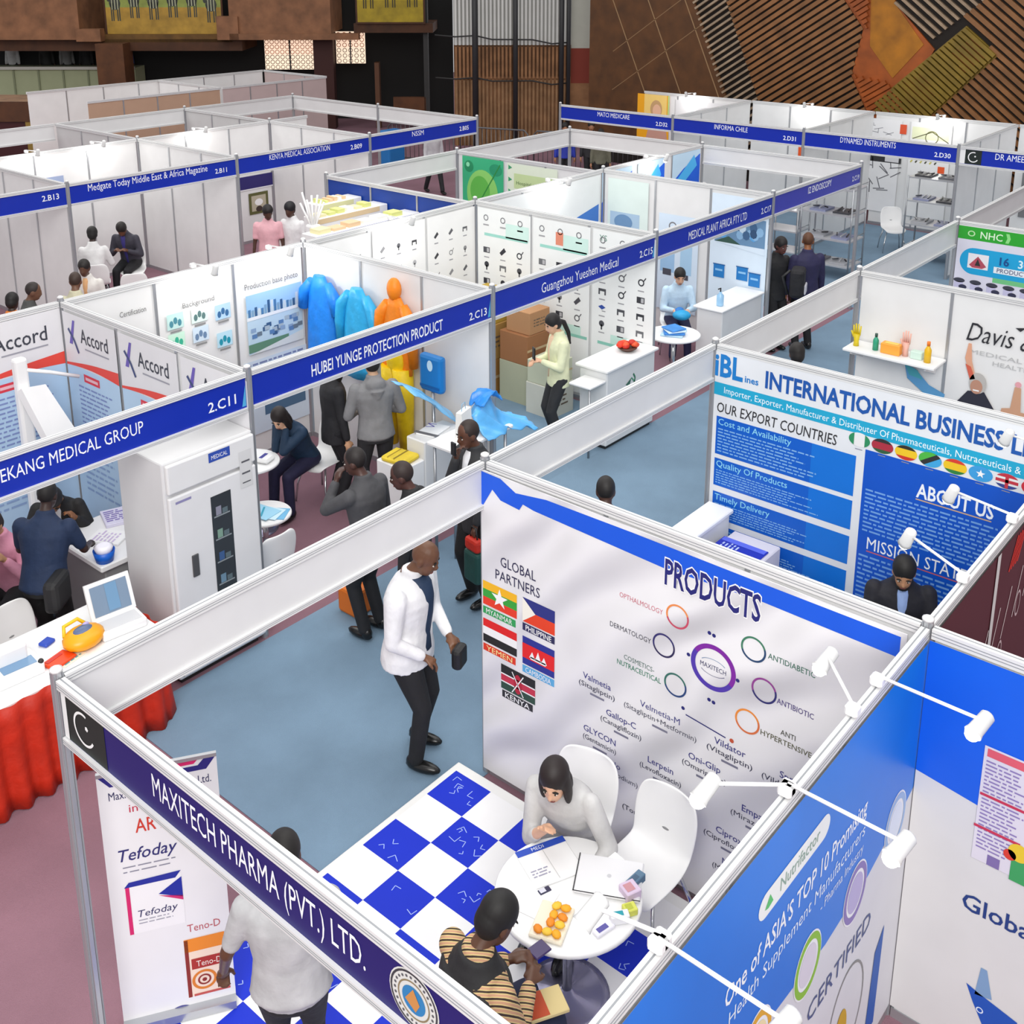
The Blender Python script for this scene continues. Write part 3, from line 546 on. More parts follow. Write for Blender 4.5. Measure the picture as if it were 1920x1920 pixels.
poster('wall_print', 'green and sky blue NHC wall print at the right edge', FX(11.98), f, 'print', parts=(('emblem_row', f1),))
# Nutrifactor style blue print on y = -2.94 seen from outside
SKY = '#1a86e4'
def f(b):
    b.rect(.02, .1, 2.98, 2.37, mat('#d6d8de', .5), 0); b.poly([(.02, 2.37), (.02, 1.42), (.7, 1.45), (1.46, 1.38), (1.96, 1.33), (2.42, 1.36), (2.75, 1.44), (2.98, 1.52), (2.98, 2.37)], mat('#0f76dc', .4), 1)
def f1(b):
    n = 10; c0, c1, z, r = 1.3, 1.82, 2.06, .062
    b.poly([(c0 + r * math.cos(PI / 2 + PI * i / n), z + r * math.sin(PI / 2 + PI * i / n)) for i in range(n + 1)] + [(c1 + r * math.cos(-PI / 2 + PI * i / n), z + r * math.sin(-PI / 2 + PI * i / n)) for i in range(n + 1)], '#eef2f0', 2)
    b.text('Nutrifactor', 1.6, 2.035, .065, '#8aa89a', 3, width=.36); b.poly([(1.29, 2.04), (1.33, 2.09), (1.36, 2.04), (1.32, 2.03)], '#5ac070', 3)
def f4(b):
    b.ring(2.3, .62, .2, .21, '#8a8a8a', 2, k=1.4); b.disc(2.25, .55, .07, '#c8a020', 2, .14); b.poly([(2.6, .2), (2.64, .72), (2.74, .82), (2.72, .2)], '#1a58b0', 2)
def badge(q):
    def f3(b):
        a, z, c, c2 = q; b.disc(a, z, .135, '#eef0f4', 2, .17); b.ring(a, z, .1, .128, c, 3, k=1.25); b.disc(a, z, .085, c2, 3, .106)
    return f3
poster('wall_print', "blue wall print reading ASIA'S TOP 10 on the outer side of the tiled booth", FY(-2.965), f, 'print', parts=(('logo_pill', f1), ('slogan', lambda b: b.text("One of ASIA'S TOP 10 Promising", 1.0, 1.8, .1, '#f2f6fa', 2, 'l', .012, width=1.32)), ('slogan', lambda b: b.text('Health Supplement Manufacturers', 1.04, 1.68, .075, '#e4f0fa', 2, 'l', .008, width=1.28)), ('tagline', lambda b: b.text('- Pharma Industry', 1.86, 1.585, .055, '#dce8f6', 2, 'l', .004, width=.46)), ('certificate_line', lambda b: b.text('GMP CERTIFIED', 1.46, .99, .11, '#4a5a8a', 2, 'l', .004, width=1.06)), ('picture', f4)) + tuple(('certificate_badge', badge(q)) for q in ((2.27, 1.38, '#8a7ab8', '#b8b0d8'), (1.77, 1.37, '#8abf3a', '#d8d4e0'), (2.74, 1.46, '#9ab8e0', '#dce6f4'), (1.3, 1.36, '#e0a830', '#f0e0b0'))))
# wall with the word Globa, x = 3, y < -2.94
def f(b): b.rect(2.97, .1, 5.85, 2.385, mat('#d2d2d2', .5), 0); b.poly([(2.97, 2.385), (2.97, 1.63), (3.32, 1.58), (4.6, 1.5), (5.85, 1.6), (5.85, 2.385)], mat('#0a5cd8', .4), 1)
def f1(b): b.text('Global', 3.27, .96, .1, '#1d3a7a', 2, 'l', .012); b.poly([(3.34, .52), (3.4, .5), (3.6, .45), (3.6, .3), (3.45, .3), (3.38, .43)], '#1a50b0', 2); b.poly([(3.385, .48), (3.4, .66), (3.43, .66), (3.47, .5)], '#7a9ac0', 2); b.ring(3.42, .4, .012, .018, '#d8e4f4', 3)
def f2(b):
    b.rect(3.285, 1.28, 3.62, 1.94, mat('#d6d2dc', .5), 3); b.rect(3.3, 1.885, 3.6, 1.93, '#d85a6a', 4); b.lines(3.3, 1.87, 3.5, 1.35, 24, '#8a7ab0', 4, .4, 5); b.rect(3.29, 1.66, 3.5, 1.675, '#c03050', 5); b.rect(3.28, 1.47, 3.5, 1.485, '#c03050', 5); b.rect(3.47, 1.26, 3.8, 1.42, '#3a9a5a', 5); b.disc(3.5, 1.43, .05, '#e0c030', 6); b.disc(3.46, 1.4, .03, '#d03a2a', 6); b.rect(3.36, 1.28, 3.42, 1.34, '#7a6aa0', 4)
poster('wall_print', 'grey and blue wall print with the word Globa at the lower right edge', FX(2.965), f, 'print', parts=(('lettering', f1),))
poster('carton_poster', 'lilac medicine carton picture on the blue wall at the right edge', FX(2.965), f2)
def f(b):
    b.rect(3.1, .3, 5.9, 2.37, mat('#4a0f1c', .5), 0); b.rect(3.1, .3, 4.0, 1.7, mat('#6a1526', .5), 1)
    for i in range(9): b.stroke([(3.5 + .2 * i, 1.5 + .05 * i), (3.62 + .2 * i, 1.8 + .05 * i)], .012, '#e8d8d8', 2)
    for i in range(5): b.stroke([(4.3 + .04 * i, 2.15), (4.42 + .04 * i, 2.34)], .02, '#e02a18', 2)
    b.rect(4.03, .3, 4.09, 2.37, '#d0cccc', 3)
    for a, z in ((3.75, 1.7), (4.3, 1.6), (4.6, 1.8)): b.ring(a, z, .04, .05, '#c8b0b4', 2, k=1.8)
poster('wall_print', 'dark maroon wall print with white strokes seen beyond the blue wall corner', FY(-2.965), f, 'print')
# logo banners of the left booth
AC = '#b9d2e8'
def accord(b, a0, w, top, L=0, flip=False):
    e = a0 + w
    b.rect(a0, .12, e, top, mat('#dedde0', .5), L); b.rect(a0, .12, e, 1.83, mat('#b4cfe8', .5), L + 1)
    b.text('Accord', a0 + w * .33, 2.1, .15, '#3a3d48', L + 2, 'l', .006, width=w * .52); b.poly([(a0 + w * .1, 2.05), (a0 + w * .2, 2.3), (a0 + w * .24, 2.3), (a0 + w * .16, 2.05)], '#6a5ab0', L + 2); b.stroke([(a0 + w * .1, 2.2), (a0 + w * .2, 2.1), (a0 + w * .27, 1.98)], .03, '#3f4a78', L + 3)
    b.rect(a0 + w * .4, 2.04, a0 + w * .85, 2.055, '#9a9aa4', L + 2)
    n = 10; b.poly([(a0 + w * i / n, 1.84 + .04 * math.sin(PI * i / n) + .1 * (i / n) ** 2) for i in range(n + 1)] + [(a0 + w * i / n, 1.815 + .03 * math.sin(PI * i / n)) for i in range(n, -1, -1)], '#e0483c', L + 2)
    b.rect(a0 + w * .32, 1.7, a0 + w * .62, 1.78, '#d83a4a', L + 2); b.rect(a0 + w * .35, 1.725, a0 + w * .59, 1.755, '#e8b8c0', L + 3); b.lines(a0 + w * .2, 1.66, a0 + w * .9, 1.1, 12, '#7f8fc0', L + 3, .35, int(a0 * 7) + 50); b.lines(a0 + w * .15, 1.0, a0 + w * .85, .5, 8, '#8fa8d0', L + 3, .35, int(a0 * 7) + 90)
for i, (a0, t) in enumerate(((-5.42, 'farthest'), (-4.44, 'middle'), (-3.46, 'nearest'))):
    poster('logo_banner', 'pale blue Accord banner with red curve, ' + t + ' of the three on the side wall', FX(2.975), lambda b: accord(b, a0, .93, 2.36), 'banner', 'banners with a red curve')
poster('logo_banner', 'large Accord banner on the back wall at the left edge', FY(5.45), lambda b: accord(b, 1.95, 1.02, 2.38), 'banner', 'banners with a red curve')
poster('logo_banner', 'Accord banner on the back wall hidden by the man in navy', FY(5.45), lambda b: accord(b, .9, 1.0, 2.38), 'banner', 'banners with a red curve')
# C13
def f(b):
    b.rect(5.13, 1.28, 5.92, 1.98, mat('#bcd4e4', .5), 0); b.rect(5.13, 1.78, 5.92, 1.98, mat('#9cc4e8', .5), 1)
    r = random.Random(4)
    for i in range(16): a = 5.15 + .045 * i; h = r.uniform(.05, .14); b.rect(a, 1.72, a + .035, 1.74 + h, ['#4a7aa8', '#7aa0c0', '#345a86', '#c8d4dc'][i % 4], 2)
    b.rect(5.13, 1.68, 5.92, 1.72, '#e4e8ec', 2)
    for i in range(26): a = r.uniform(5.14, 5.84); z = r.uniform(1.42, 1.6); b.rect(a, z, a + .07, z + .05, ['#5a80b0', '#8aa4c4', '#3c5c84', '#a8b8c4', '#6a7a8a'][i % 5], 2 + i * .02)
    b.rect(5.13, 1.3, 5.7, 1.4, '#5f8a70', 3); b.poly([(5.13, 1.28), (5.92, 1.28), (5.92, 1.4)], '#d8dcdc', 3.5)
poster('town_photo', 'large bluish aerial photo of a factory town on white back wall', FY(5.45), f)
def f(b): b.text('Production base photo', 5.5, 2.05, .07, '#6a6a6a', 1, width=.75); b.text('Background', 4.52, 2.04, .06, '#7a7a7a', 1, width=.4); b.text('Certification', 3.74, 2.12, .06, '#6a6a6a', 1, width=.3)
poster('wall_lettering', 'small grey captions on the white back wall left of the gowns', FY(5.45), f, 'lettering')
for i, (a, z, c, c2, t) in enumerate(((4.12, 1.84, '#bfe0dc', '#4a8a9a', 'mint, top left'), (4.12, 1.62, '#c8ecd8', '#3ab090', 'green, below the mint one'), (4.42, 1.84, '#d8ece4', '#5a7a7a', 'pale, top middle'), (4.42, 1.62, '#cfe0ee', '#6a86a8', 'pale, lower middle'), (4.72, 1.8, '#b4d4ec', '#3a6a9a', 'sky blue, top right'), (4.72, 1.48, '#b8dcec', '#1a90a8', 'sky blue, lower right'))):
    def f(b, a=a, z=z, c=c, c2=c2):
        b.rect(a, z, a + .2, z + .17, c, 0)
        for k in range(3): b.disc(a + .05 + .05 * k, z + .06 + .03 * (k % 2), .025, c2, 1, .04, 8)
        b.rect(a + .03, z - .04, a + .17, z - .02, '#8a8a8a', 0)
    poster('product_picture', 'small ' + t + ' of six product pictures left of the town photo', FY(5.45), f, 'picture', 'six product pictures')
def f(b): b.rect(5.05, .3, 5.95, 1.2, mat('#cfdcea', .5), 0); b.lines(5.1, 1.18, 5.9, .8, 7, '#7a86b0', 1, .4, 31); b.rect(5.3, .5, 5.9, .75, '#4a6a8a', 1)
poster('text_panel', 'pale blue text panel under the town photo', FY(5.45), f)
# C15: black product pictures
def icon(b, a, z, s, k, m='#33343c'):
    if k == 0: b.rect(a, z, a + s, z + s * .7, m, 1); b.rect(a + s * .55, z + s * .1, a + s * .9, z + s * .6, '#b8b8bc', 2)
    elif k == 1: b.poly([(a, z + s * .3), (a + s * .7, z + s), (a + s, z + s * .6), (a + s * .3, z)], m, 1)
    elif k == 2: b.rect(a, z + s * .4, a + s, z + s * .7, m, 1); b.rect(a, z, a + s * .2, z + s * .4, m, 1); b.rect(a + s * .8, z, a + s, z + s * .4, m, 1)
    elif k == 3: b.disc(a + s * .5, z + s * .5, s * .35, m, 1); b.rect(a + s * .4, z - s * .2, a + s * .6, z + s * .4, m, 1)
    elif k == 4: b.ring(a + s * .5, z + s * .4, s * .25, s * .4, m, 1); b.stroke([(a + s * .8, z + s * .6), (a + s * 1.1, z + s)], s * .12, m, 1)
    elif k == 5: b.poly([(a, z + s * .5), (a + s * .5, z + s * .75), (a + s, z + s * .5), (a + s * .5, z + s * .2)], '#2a4aa0', 1); b.rect(a + s * .5, z, a + s, z + s * .1, '#8a8a90', 1)
    b.rect(a + s * .1, z - .07, a + s * .9, z - .055, '#9a9aa0', 1)
k = 0; SN = ('far third', 'middle third', 'near third')
for col in range(3):
    def f(b, col=col):
        a0 = -5.4 + .97 * col; r = random.Random(col + 3)
        b.rect(a0, .1, a0 + .93, 2.36, mat('#eceeee', .45), 0)
        if col < 2: b.rect(a0 + .12, 1.98, a0 + .88, 2.02, '#9ad4c8', 1); b.rect(a0 + .5, 2.0, a0 + .9, 2.2, mat('#cdeae2', .5), 1)
        else: b.text('YS', a0 + .1, 2.22, .08, '#5a8a7a', 1, 'l')
        if col == 1: b.rect(a0 + .38, 2.05, a0 + .5, 2.22, '#e08a70', 2)
        b.rect(a0 + .1, .86, a0 + .9, .9, '#8ac8b8', 1); b.rect(a0 + .3, .9, a0 + .8, 1.02, mat('#c4e6dc', .5), 1)
        for i in range(4):
            for j in range(3): icon(b, a0 + .1 + .29 * j, 1.74 - .22 * i, .115, r.choice((0, 0, 1, 2, 3, 4)) if not (i == 2 and j == 0 and col == 2) else 5, r.choice(('#33343c', '#4a4b52', '#6a6b70', '#2a2a34')))
        for j in range(3): b.ring(a0 + .15 + .3 * j, 2.23, .03, .042, '#6a6a70', 2); b.rect(a0 + .1 + .3 * j, 2.12, a0 + .2 + .3 * j, 2.14, '#a0a0a4', 1)
    poster('picture_board', 'white panel of small black product pictures, ' + SN[col] + ' of the side wall', FX(8.975), f, 'poster', 'panels of black product pictures')
def f(b):
    r = random.Random(9)
    for i in range(3):
        a0 = 6.1 + .97 * i; b.rect(a0, .1, a0 + .93, 2.36, mat('#efefef', .45), 0)
        for j in range(3):
            for q in range(3): icon(b, a0 + .12 + .28 * j, 2.05 - .28 * q, .09, r.choice((1, 2, 3, 4)), r.choice(('#8a8a8e', '#5a5a60', '#b0b0b4', '#3a3a40')))
poster('picture_board', 'white back wall covering with scattered small grey product pictures', FY(5.45), f)
# C17 (9-12)
def f(b):
    b.rect(9.1, .1, 11.9, 2.36, mat('#e6eaea', .45), 0); b.poly([(11.15, 1.75), (11.87, 1.9), (11.87, 1.62), (11.15, 1.62)], '#3f78c8', 1)
poster('wall_print', 'pale wall print with a blue wedge left of the machine photo', FY(5.45), f, 'print')
def f(b):
    b.rect(12.1, 1.35, 13.42, 2.1, mat('#cfd6d2', .5), 0); b.rect(12.1, 1.7, 12.5, 2.1, '#b8c070', 1); b.rect(12.1, 1.4, 12.4, 1.62, '#76803a', 1); b.disc(12.8, 1.87, .27, '#3a3d44', 1, .2); b.disc(12.75, 1.9, .12, '#8a8c90', 2, .08); b.rect(12.45, 1.66, 13.05, 1.7, '#2a2a2e', 2); b.stroke([(12.5, 1.66), (12.55, 1.4)], .03, '#3a3a44', 2); b.poly([(13.1, 1.5), (13.18, 1.95), (13.25, 1.6), (13.34, 1.9), (13.38, 1.5)], '#5a8a9a', 2); b.rect(12.9, 1.38, 13.3, 1.5, '#9a9c9a', 2)
poster('machine_photo', 'photo of a dark machine and plant on the white back wall', FY(5.44), f)
def f(b):
    b.rect(-5.35, .3, -4.6, 2.32, mat('#dcebe6', .5), 0); b.rect(-5.3, 1.45, -4.75, 1.8, '#a8c4dc', 1); b.disc(-5.05, 1.65, .17, '#6a90b8', 2, .12); b.rect(-5.2, 1.5, -4.8, 1.55, '#3a5a86', 3)
    b.rect(-4.4, .4, -3.7, 1.9, mat('#d4e4f4', .5), 0); b.ring(-4.15, 1.72, .05, .07, '#7a7a80', 1); b.rect(-4.35, 1.0, -4.1, 1.5, '#9ac0e4', 1); b.rect(-4.0, 1.0, -3.8, 1.45, '#a8cce8', 1); b.rect(-4.3, .95, -4.15, 1.05, '#4a4a55', 2); b.rect(-4.0, .92, -3.85, 1.0, '#4a4a55', 2)
poster('gown_poster', 'pale blue gown pictures on the side wall above the seated person in light blue', FX(11.975), f)
def f(b):
    b.rect(-3.5, .35, -2.58, 2.33, mat('#d9e8f6', .5), 0); b.rect(-3.43, 1.62, -2.62, 2.03, '#6a90b4', 1); r = random.Random(6)
    for i in range(18): a = r.uniform(-3.4, -2.72); z = r.uniform(1.65, 1.9); b.disc(a + .05, z + .05, .06, ['#3f648c', '#8ab4d8', '#c8dcec', '#2f4f74', '#5aa0d8'][i % 5], 2 + i * .03, .07, 8)
    b.poly([(-3.43, 1.62), (-3.0, 1.62), (-3.2, 1.72)], '#33554a', 3); b.poly([(-3.43, 1.62), (-2.62, 1.52), (-2.62, 1.62)], '#d9e8f6', 3.2)
poster('surgery_photo', 'blue operating theatre photo on the side wall above three blue bags', FX(11.975), f)
for i, (a, z) in enumerate(((-3.42, 1.08), (-3.04, 1.1), (-2.84, 1.04))):
    def f(b, a=a, z=z): b.rect(a, z, a + .18, z + .2, '#1d78c0', 0); b.rect(a + .03, z + .1, a + .15, z + .13, '#8ac0ea', 1); b.rect(a - .01, z + .19, a + .19, z + .205, '#145a98', 1)
    poster('bag_picture', ['left', 'middle', 'right'][i] + ' one of the three blue bag pictures under the theatre photo', FX(11.965), f, 'picture', 'blue bag pictures')
for i, (p, t) in enumerate((([(11.95, 2.3), (12.75, 2.15), (12.78, 2.38), (12.3, 2.38)], 'left, narrowest'), ([(12.95, 2.0), (13.75, 1.8), (13.75, 2.36), (13.2, 2.34)], 'middle'), ([(14.0, 1.75), (14.9, 1.6), (14.9, 2.38), (14.2, 2.38)], 'right, tallest'))):
    def f(b, p=p):
        a0 = min(q[0] for q in p); a1 = max(q[0] for q in p); b.rect(a0, 1.3, a1, 2.38, mat('#c4e0f4', .5), 0); b.poly([(a0, 1.3), (a1, 1.3), (a1, 2.3), (a0 + (a1 - a0) * .4, 2.1), (a0, 1.9)], '#1560dc', 1); b.poly([(a0 + .1, 1.9), (a1 - .2, 2.3), (a1 - .1, 2.1), (a0 + .3, 1.8)], '#4ab4f0', 2); b.poly([(a0 + .5, 1.4), (a0 + .62, 1.8), (a0 + .75, 1.4)], '#e4f0fa', 2)
    poster('blue_poster', 'bright blue wave poster on the far white wall, ' + t, FY(5.45), f, 'poster', 'bright blue wave posters')
# green wall print and neighbours, x = 11.8
def f(b):
    b.rect(-8.25, 1.2, -7.33, 2.37, mat('#35b07c', .45), 0); b.disc(-7.8, 1.75, .35, '#8ad06a', 1, .42); b.disc(-7.85, 1.8, .22, '#5fb84a', 2, .26); b.disc(-8.1, 2.2, .1, '#1a8a5a', 2); b.disc(-8.12, 2.23, .04, '#8ae0b0', 3); b.disc(-7.5, 2.2, .14, '#1f9468', 2, .1); b.stroke([(-8.2, 1.4), (-7.8, 1.7), (-7.4, 2.3)], .02, '#2a8a3a', 3)
poster('leaf_print', 'bright green leaf wall print', FX(11.775), f)
def f(b):
    b.rect(-7.25, 1.2, -6.2, 2.36, mat('#dfe9d4', .5), 0); b.rect(-7.1, 1.95, -6.3, 2.2, '#c4d8a0', 1); b.text('Hospital and Care', -6.7, 2.02, .06, '#4a6a3a', 2, width=.7); b.rect(-7.1, 1.7, -6.4, 1.9, '#b8e0a8', 1); b.disc(-6.95, 1.62, .14, '#3a3a3a', 2, .12); b.disc(-6.95, 1.64, .07, '#b09080', 3)
    for z in (2.25, 2.05, 1.85): b.poly([(-7.22, z), (-7.14, z + .04), (-7.22, z + .08)], '#3a9a6a', 2)
poster('leaf_print', 'pale yellow green care print right of the bright green print', FX(11.775), f)
# row B wall pieces
def f(b): b.rect(6.93, .2, 7.5, 1.98, mat('#b9aed6', .5), 0); b.rect(6.93, 1.42, 7.5, 1.98, '#9aa8c8', 1); b.disc(7.3, 1.6, .14, '#5a5878', 2); b.lines(7.0, 1.35, 7.45, .4, 14, '#7a72a8', 2, .35, 8)
poster('roll_up_print', 'lilac poster with a photo on the pale wall left of the seated men', FY(13.73), f)
def f(b): b.rect(11.1, 1.12, 12.0, 1.38, mat('#241a66', .4), 0); b.rect(11.1, 1.1, 12.0, 1.12, '#e8e8ee', 1)
poster('wall_sign', 'dark violet strip sign on the pale wall under the medical association sign', FY(13.73), f, 'sign')
def f(b): b.rect(11.36, .58, 11.84, 1.02, mat('#5a5a2c', .5), 0); b.rect(11.42, .64, 11.78, .96, '#b8b09a', 1); b.disc(11.6, .82, .1, '#efefef', 2, .07); b.disc(11.6, .68, .08, '#3a2a24', 2, .06)
poster('framed_picture', 'small olive framed picture above the person in pink', FY(13.73), f, 'picture')
def f(b): b.poly([(13.42 - 1.4, 1.5), (13.0 - .1, 1.42), (12.9, 1.22), (12.45, 1.3), (12.02, 1.24)], mat('#2a2350', .4), 0); b.ring(12.45, .85, .38, .4, '#8a84b0', 1, 40, 140)
poster('wall_sign', 'dark arched sign on the pale wall under the last post of the association sign', FY(13.73), f, 'sign')
# row D prints
def f(b): b.rect(-10.9, 1.2, -9.98, 2.37, mat('#f0a818', .45), 0); b.rect(-10.7, 1.9, -10.05, 2.37, '#f4d078', 1); b.disc(-10.35, 2.02, .17, '#c8a070', 2, .22); b.disc(-10.33, 1.98, .12, '#e8b898', 3, .16); b.poly([(-10.65, 1.2), (-10.55, 1.6), (-10.3, 1.75), (-10.05, 1.55), (-10.0, 1.2)], '#c89888', 2); b.rect(-10.02, 1.9, -9.98, 2.37, '#b8d88a', 2)
poster('portrait_poster', 'yellow poster with portrait of a smiling fair haired woman', FX(21.07), f)
def f(b):
    b.rect(-5.1, .3, -4.25, 2.3, mat('#e8e8ea', .5), 0); b.rect(-4.98, 1.38, -4.2, 1.56, '#2c2c30', 1); b.rect(-4.55, 1.4, -4.25, 1.53, '#d0d0d4', 2); r = random.Random(2)
    for i in range(16): a, z = r.uniform(-5.05, -4.4), r.uniform(.6, 1.3); t = r.uniform(0, PI); b.stroke([(a, z), (a + .25 * math.cos(t), z + .25 * math.sin(t))], .02, '#6a6a70', 1)
    for i in range(8): a, z = r.uniform(-5.05, -4.4), r.uniform(1.75, 2.2); t = r.uniform(0, PI); b.stroke([(a, z), (a + .22 * math.cos(t), z + .1 * math.sin(t))], .015, '#9a9aa0', 1)
    b.rect(-4.28, 2.02, -4.14, 2.22, '#d8502a', 2)
poster('instrument_poster', 'white poster of crossed surgical instruments with a black strip', FX(21.07), f)
def f(b):
    b.rect(-4.05, .3, -3.2, 2.3, mat('#ececec', .5), 0); b.rect(-4.02, 1.95, -3.25, 2.2, '#e4e8c4', 1); b.ring(-3.6, 1.4, .35, .38, '#c04a38', 1, 30, 150); b.ring(-3.6, 2.0, .12, .14, '#7a7a50', 2); b.stroke([(-4.0, 1.95), (-3.6, 2.12), (-3.25, 1.92)], .02, '#6a6a48', 2); b.rect(-3.42, 1.28, -3.28, 1.42, '#e85a28', 2)
    for i in range(6): b.stroke([(-4.0 + .1 * i, 1.45), (-3.93 + .1 * i, 1.55)], .03, '#4a4a3a' if i % 2 else '#c8c060', 2)
poster('instrument_poster', 'white poster with a red arc and olive instruments', FX(21.07), f)
def f(b): b.rect(-6.55, 1.25, -5.98, 1.55, mat('#e85a22', .4), 0); b.rect(-5.9, 1.2, -5.3, 1.55, mat('#d4d8d4', .5), 0); b.stroke([(-5.6, 1.5), (-5.4, 1.3)], .04, '#4a4a50', 1)
poster('orange_poster', 'orange wedge poster on the far white wall behind the DYNAMED sign', FX(21.07), f)
def f(b):
    for a, w, c in ((-1.75, .22, '#7a7a7c'), (-1.2, .2, '#6a6a70'), (-.75, .2, '#76728a')): b.rect(a, .6, a + w, 1.55, c, 0); b.rect(a + .03, 1.0, a + w - .03, 1.1, '#c8c8cc', 1)
poster('strip_poster', 'three grey vertical strips on the far white wall at the right edge', FX(21.07), f)
def f(b):
    r = random.Random(8); b.rect(-9.8, 1.3, -8.0, 2.3, mat('#dcdcde', .5), 0); b.disc(-8.9, 2.05, .35, '#b8b8bc', 1, .12); b.rect(-8.5, 2.1, -8.2, 2.25, '#8ac0e8', 2); b.disc(-9.3, 1.95, .12, '#c8ccd0', 2)
poster('bed_poster', 'grey poster of hospital equipment right of the yellow portrait', FX(21.07), f)
# ---------------------------------------------------------------- furniture and goods
WP = mat('#eeeeee', .35); WP2 = mat('#e2e2e2', .4); CHR = mat('#c8cacc', .15, .9); STEEL = mat('#a9acb0', .3, .7)
# checkered platform
o = thing('checkered_platform', 'low platform of blue and white checkered tiles under the table', 'platform', (1.5, -1.4, 0), world=True)
b = mb(); b.bev(.1, -2.88, .006, 2.86, .15, .094, mat('#e9e9e6', .4), .01, 1); b.done('board', o)
b = mb(FZ((0, 0, .0945)))
for i in range(9):
    for j in range(9):
        x1 = 2.775 - .297 * i; y1 = .095 - .325 * j; x0 = max(x1 - .297, .15); y0 = max(y1 - .325, -2.83)
        if x1 > .2 and y1 > -2.8: b.rect(x0, y0, x1, y1, mat('#022ac4', .75, 0, 'white') if (i + j) % 2 == 0 else mat('#efefef', .3, 0, 'white'), 1)
r = random.Random(5)
for _ in range(260):  # pale strokes paint the glare of plastic film onto the blue tiles
    i, j = r.randrange(9), r.randrange(9)
    if (i + j) % 2: continue
    x = 2.775 - .297 * (i + r.uniform(.15, .85)); y = .095 - .325 * (j + r.uniform(.15, .85)); a = r.uniform(0, 6.3); l = r.uniform(.02, .06)
    if x > .2 and y > -2.7: b.stroke([(x, y), (x + l * math.cos(a), y + l * math.sin(a)), (x + l * math.cos(a + .8) * 1.3, y + l * math.sin(a + .8) * 1.3)], .005, '#a9c0fa', 2)
b.done('tiles', o)
# white shell chair
def make_chair(label, slot=True):
    t = thing('shell_chair', label, 'chair'); b = mb()
    prof = [(.24, .40), (.23, .445), (.16, .455), (.05, .445), (-.08, .44), (-.17, .46), (-.215, .53), (-.235, .64), (-.252, .73), (-.268, .815), (-.272, .84)]
    hw = [.17, .2, .215, .22, .215, .2, .205, .215, .21, .18, .12]; m = WP; n = 8; grid = []
    for (x, z), w in zip(prof, hw):
        row = []
        for k in range(n + 1):
            u = -1 + 2 * k / n; row.append((x + (.03 * u * u if z > .5 else 0), u * w, z + (.025 * u * u if z < .5 else 0)))
        grid.append(row)
    vs = [[b.bm.verts.new(p) for p in row] for row in grid]; k = b.mi(m)
    for i in range(len(vs) - 1):
        for j in range(n):
            f = b.bm.faces.new((vs[i][j], vs[i][j + 1], vs[i + 1][j + 1], vs[i + 1][j])); f.smooth = True; f.material_index = k
    b.done('seat_shell', t, mods=(('SOLIDIFY', dict(thickness=.018, offset=0)), ('SUBSURF', dict(levels=1, render_levels=2))))
    if slot:
        b = mb(); b.ell((-.222, 0, .575), (.012, .045, .014), '#8a8a8c'); tag(b.done('grip_hole', t), 'grey oval grip hole', None)
    for sx in (1, -1):
        for sy in (1, -1):
            b = mb(); b.tube([(sx * .13, sy * .14, .43), (sx * .2, sy * .19, .2), (sx * .22, sy * .21, 0)], .011, CHR); b.done('leg', t)
    return t
CH = make_chair('empty white shell chair with grey grip hole beside the PRODUCTS banner'); CH.location = (2.5, -1.66, .095); CH.rotation_euler.z = math.radians(180)
def chair(x, y, rz, label, z=0): return dup(CH, (x, y, z), rz, label, None)
chair(2.46, -1.16, 192, 'white shell chair the woman in grey sits on', .095)
chair(1.0, -1.69, -8, 'white shell chair under the man in the striped sleeves', .095)
chair(1.26, 3.12, -80, 'white shell chair behind the table with the orange skirt')
chair(5.02, 4.12, 190, 'white shell chair under the woman in the navy jacket')
chair(3.27, 2.88, 90, 'white shell chair half hidden behind the tall white cabinet')
chair(19.1, 3.5, 215, 'white shell chair between the two wheeled steel racks')
chair(11.42, 3.72, 215, 'white shell chair under the person in light blue')
chair(7.0, 12.05, 60, 'white shell chair under the man in the white shirt')
chair(7.85, 12.35, 235, 'white shell chair under the man in the dark suit near the pale wall')
chair(7.12, 11.12, 60, 'white shell chair holding the brown handbag under the magazine sign')
chair(5.62, -1.9, 205, 'white shell chair under the man in the dark suit')
# round tables
def round_table(label, x, y, r, h, z=0, base=.24):
    t = thing('round_table', label, 'table', (x, y, z))
    b = mb(); b.lathe((0, 0, h - .03), [(r - .008, 0), (r, .006), (r, .022), (r - .008, .03)], WP, 48); b.done('table_top', t)
    b = mb(); b.tube([(0, 0, .02), (0, 0, h - .02)], .028, CHR, 16); b.done('pole', t)
    b = mb(); b.lathe((0, 0, 0), [(base, 0), (base, .008), (base * .8, .016), (.05, .03), (.03, .05)], mat('#9a98b0', .2, .7), 36); b.done('base_disc', t); return t
round_table('white round table with papers and snacks on the checkered platform', 1.88, -1.57, .4, .695, .095)
round_table('white round table where the woman in navy leans', 4.12, 4.15, .29, .75)
round_table('white round table with blue folded gowns beside the person in light blue', 10.2, 2.98, .36, .75)
round_table('low round table with pale blue leaflets right of the tall cabinet', 3.86, 3.62, .26, .46)
TT = .791
def slab_thing(name, label, cat, c, w, d, h, ang, m, fn=None, r=.006, parts=()):
    t = thing(name, label, cat, c, ang); b = mb(); b.bev(-w / 2, -d / 2, 0, w / 2, d / 2, h, m, min(r, h * .4), 1)
    b.done('body', t)
    for pn, f in ((('print', fn),) if fn else ()) + tuple(parts):
        b = mb((V((0, 0, h)), V((1, 0, 0)), V((0, 1, 0)), V((0, 0, 1)))); f(b); b.done(pn, t)
    return t
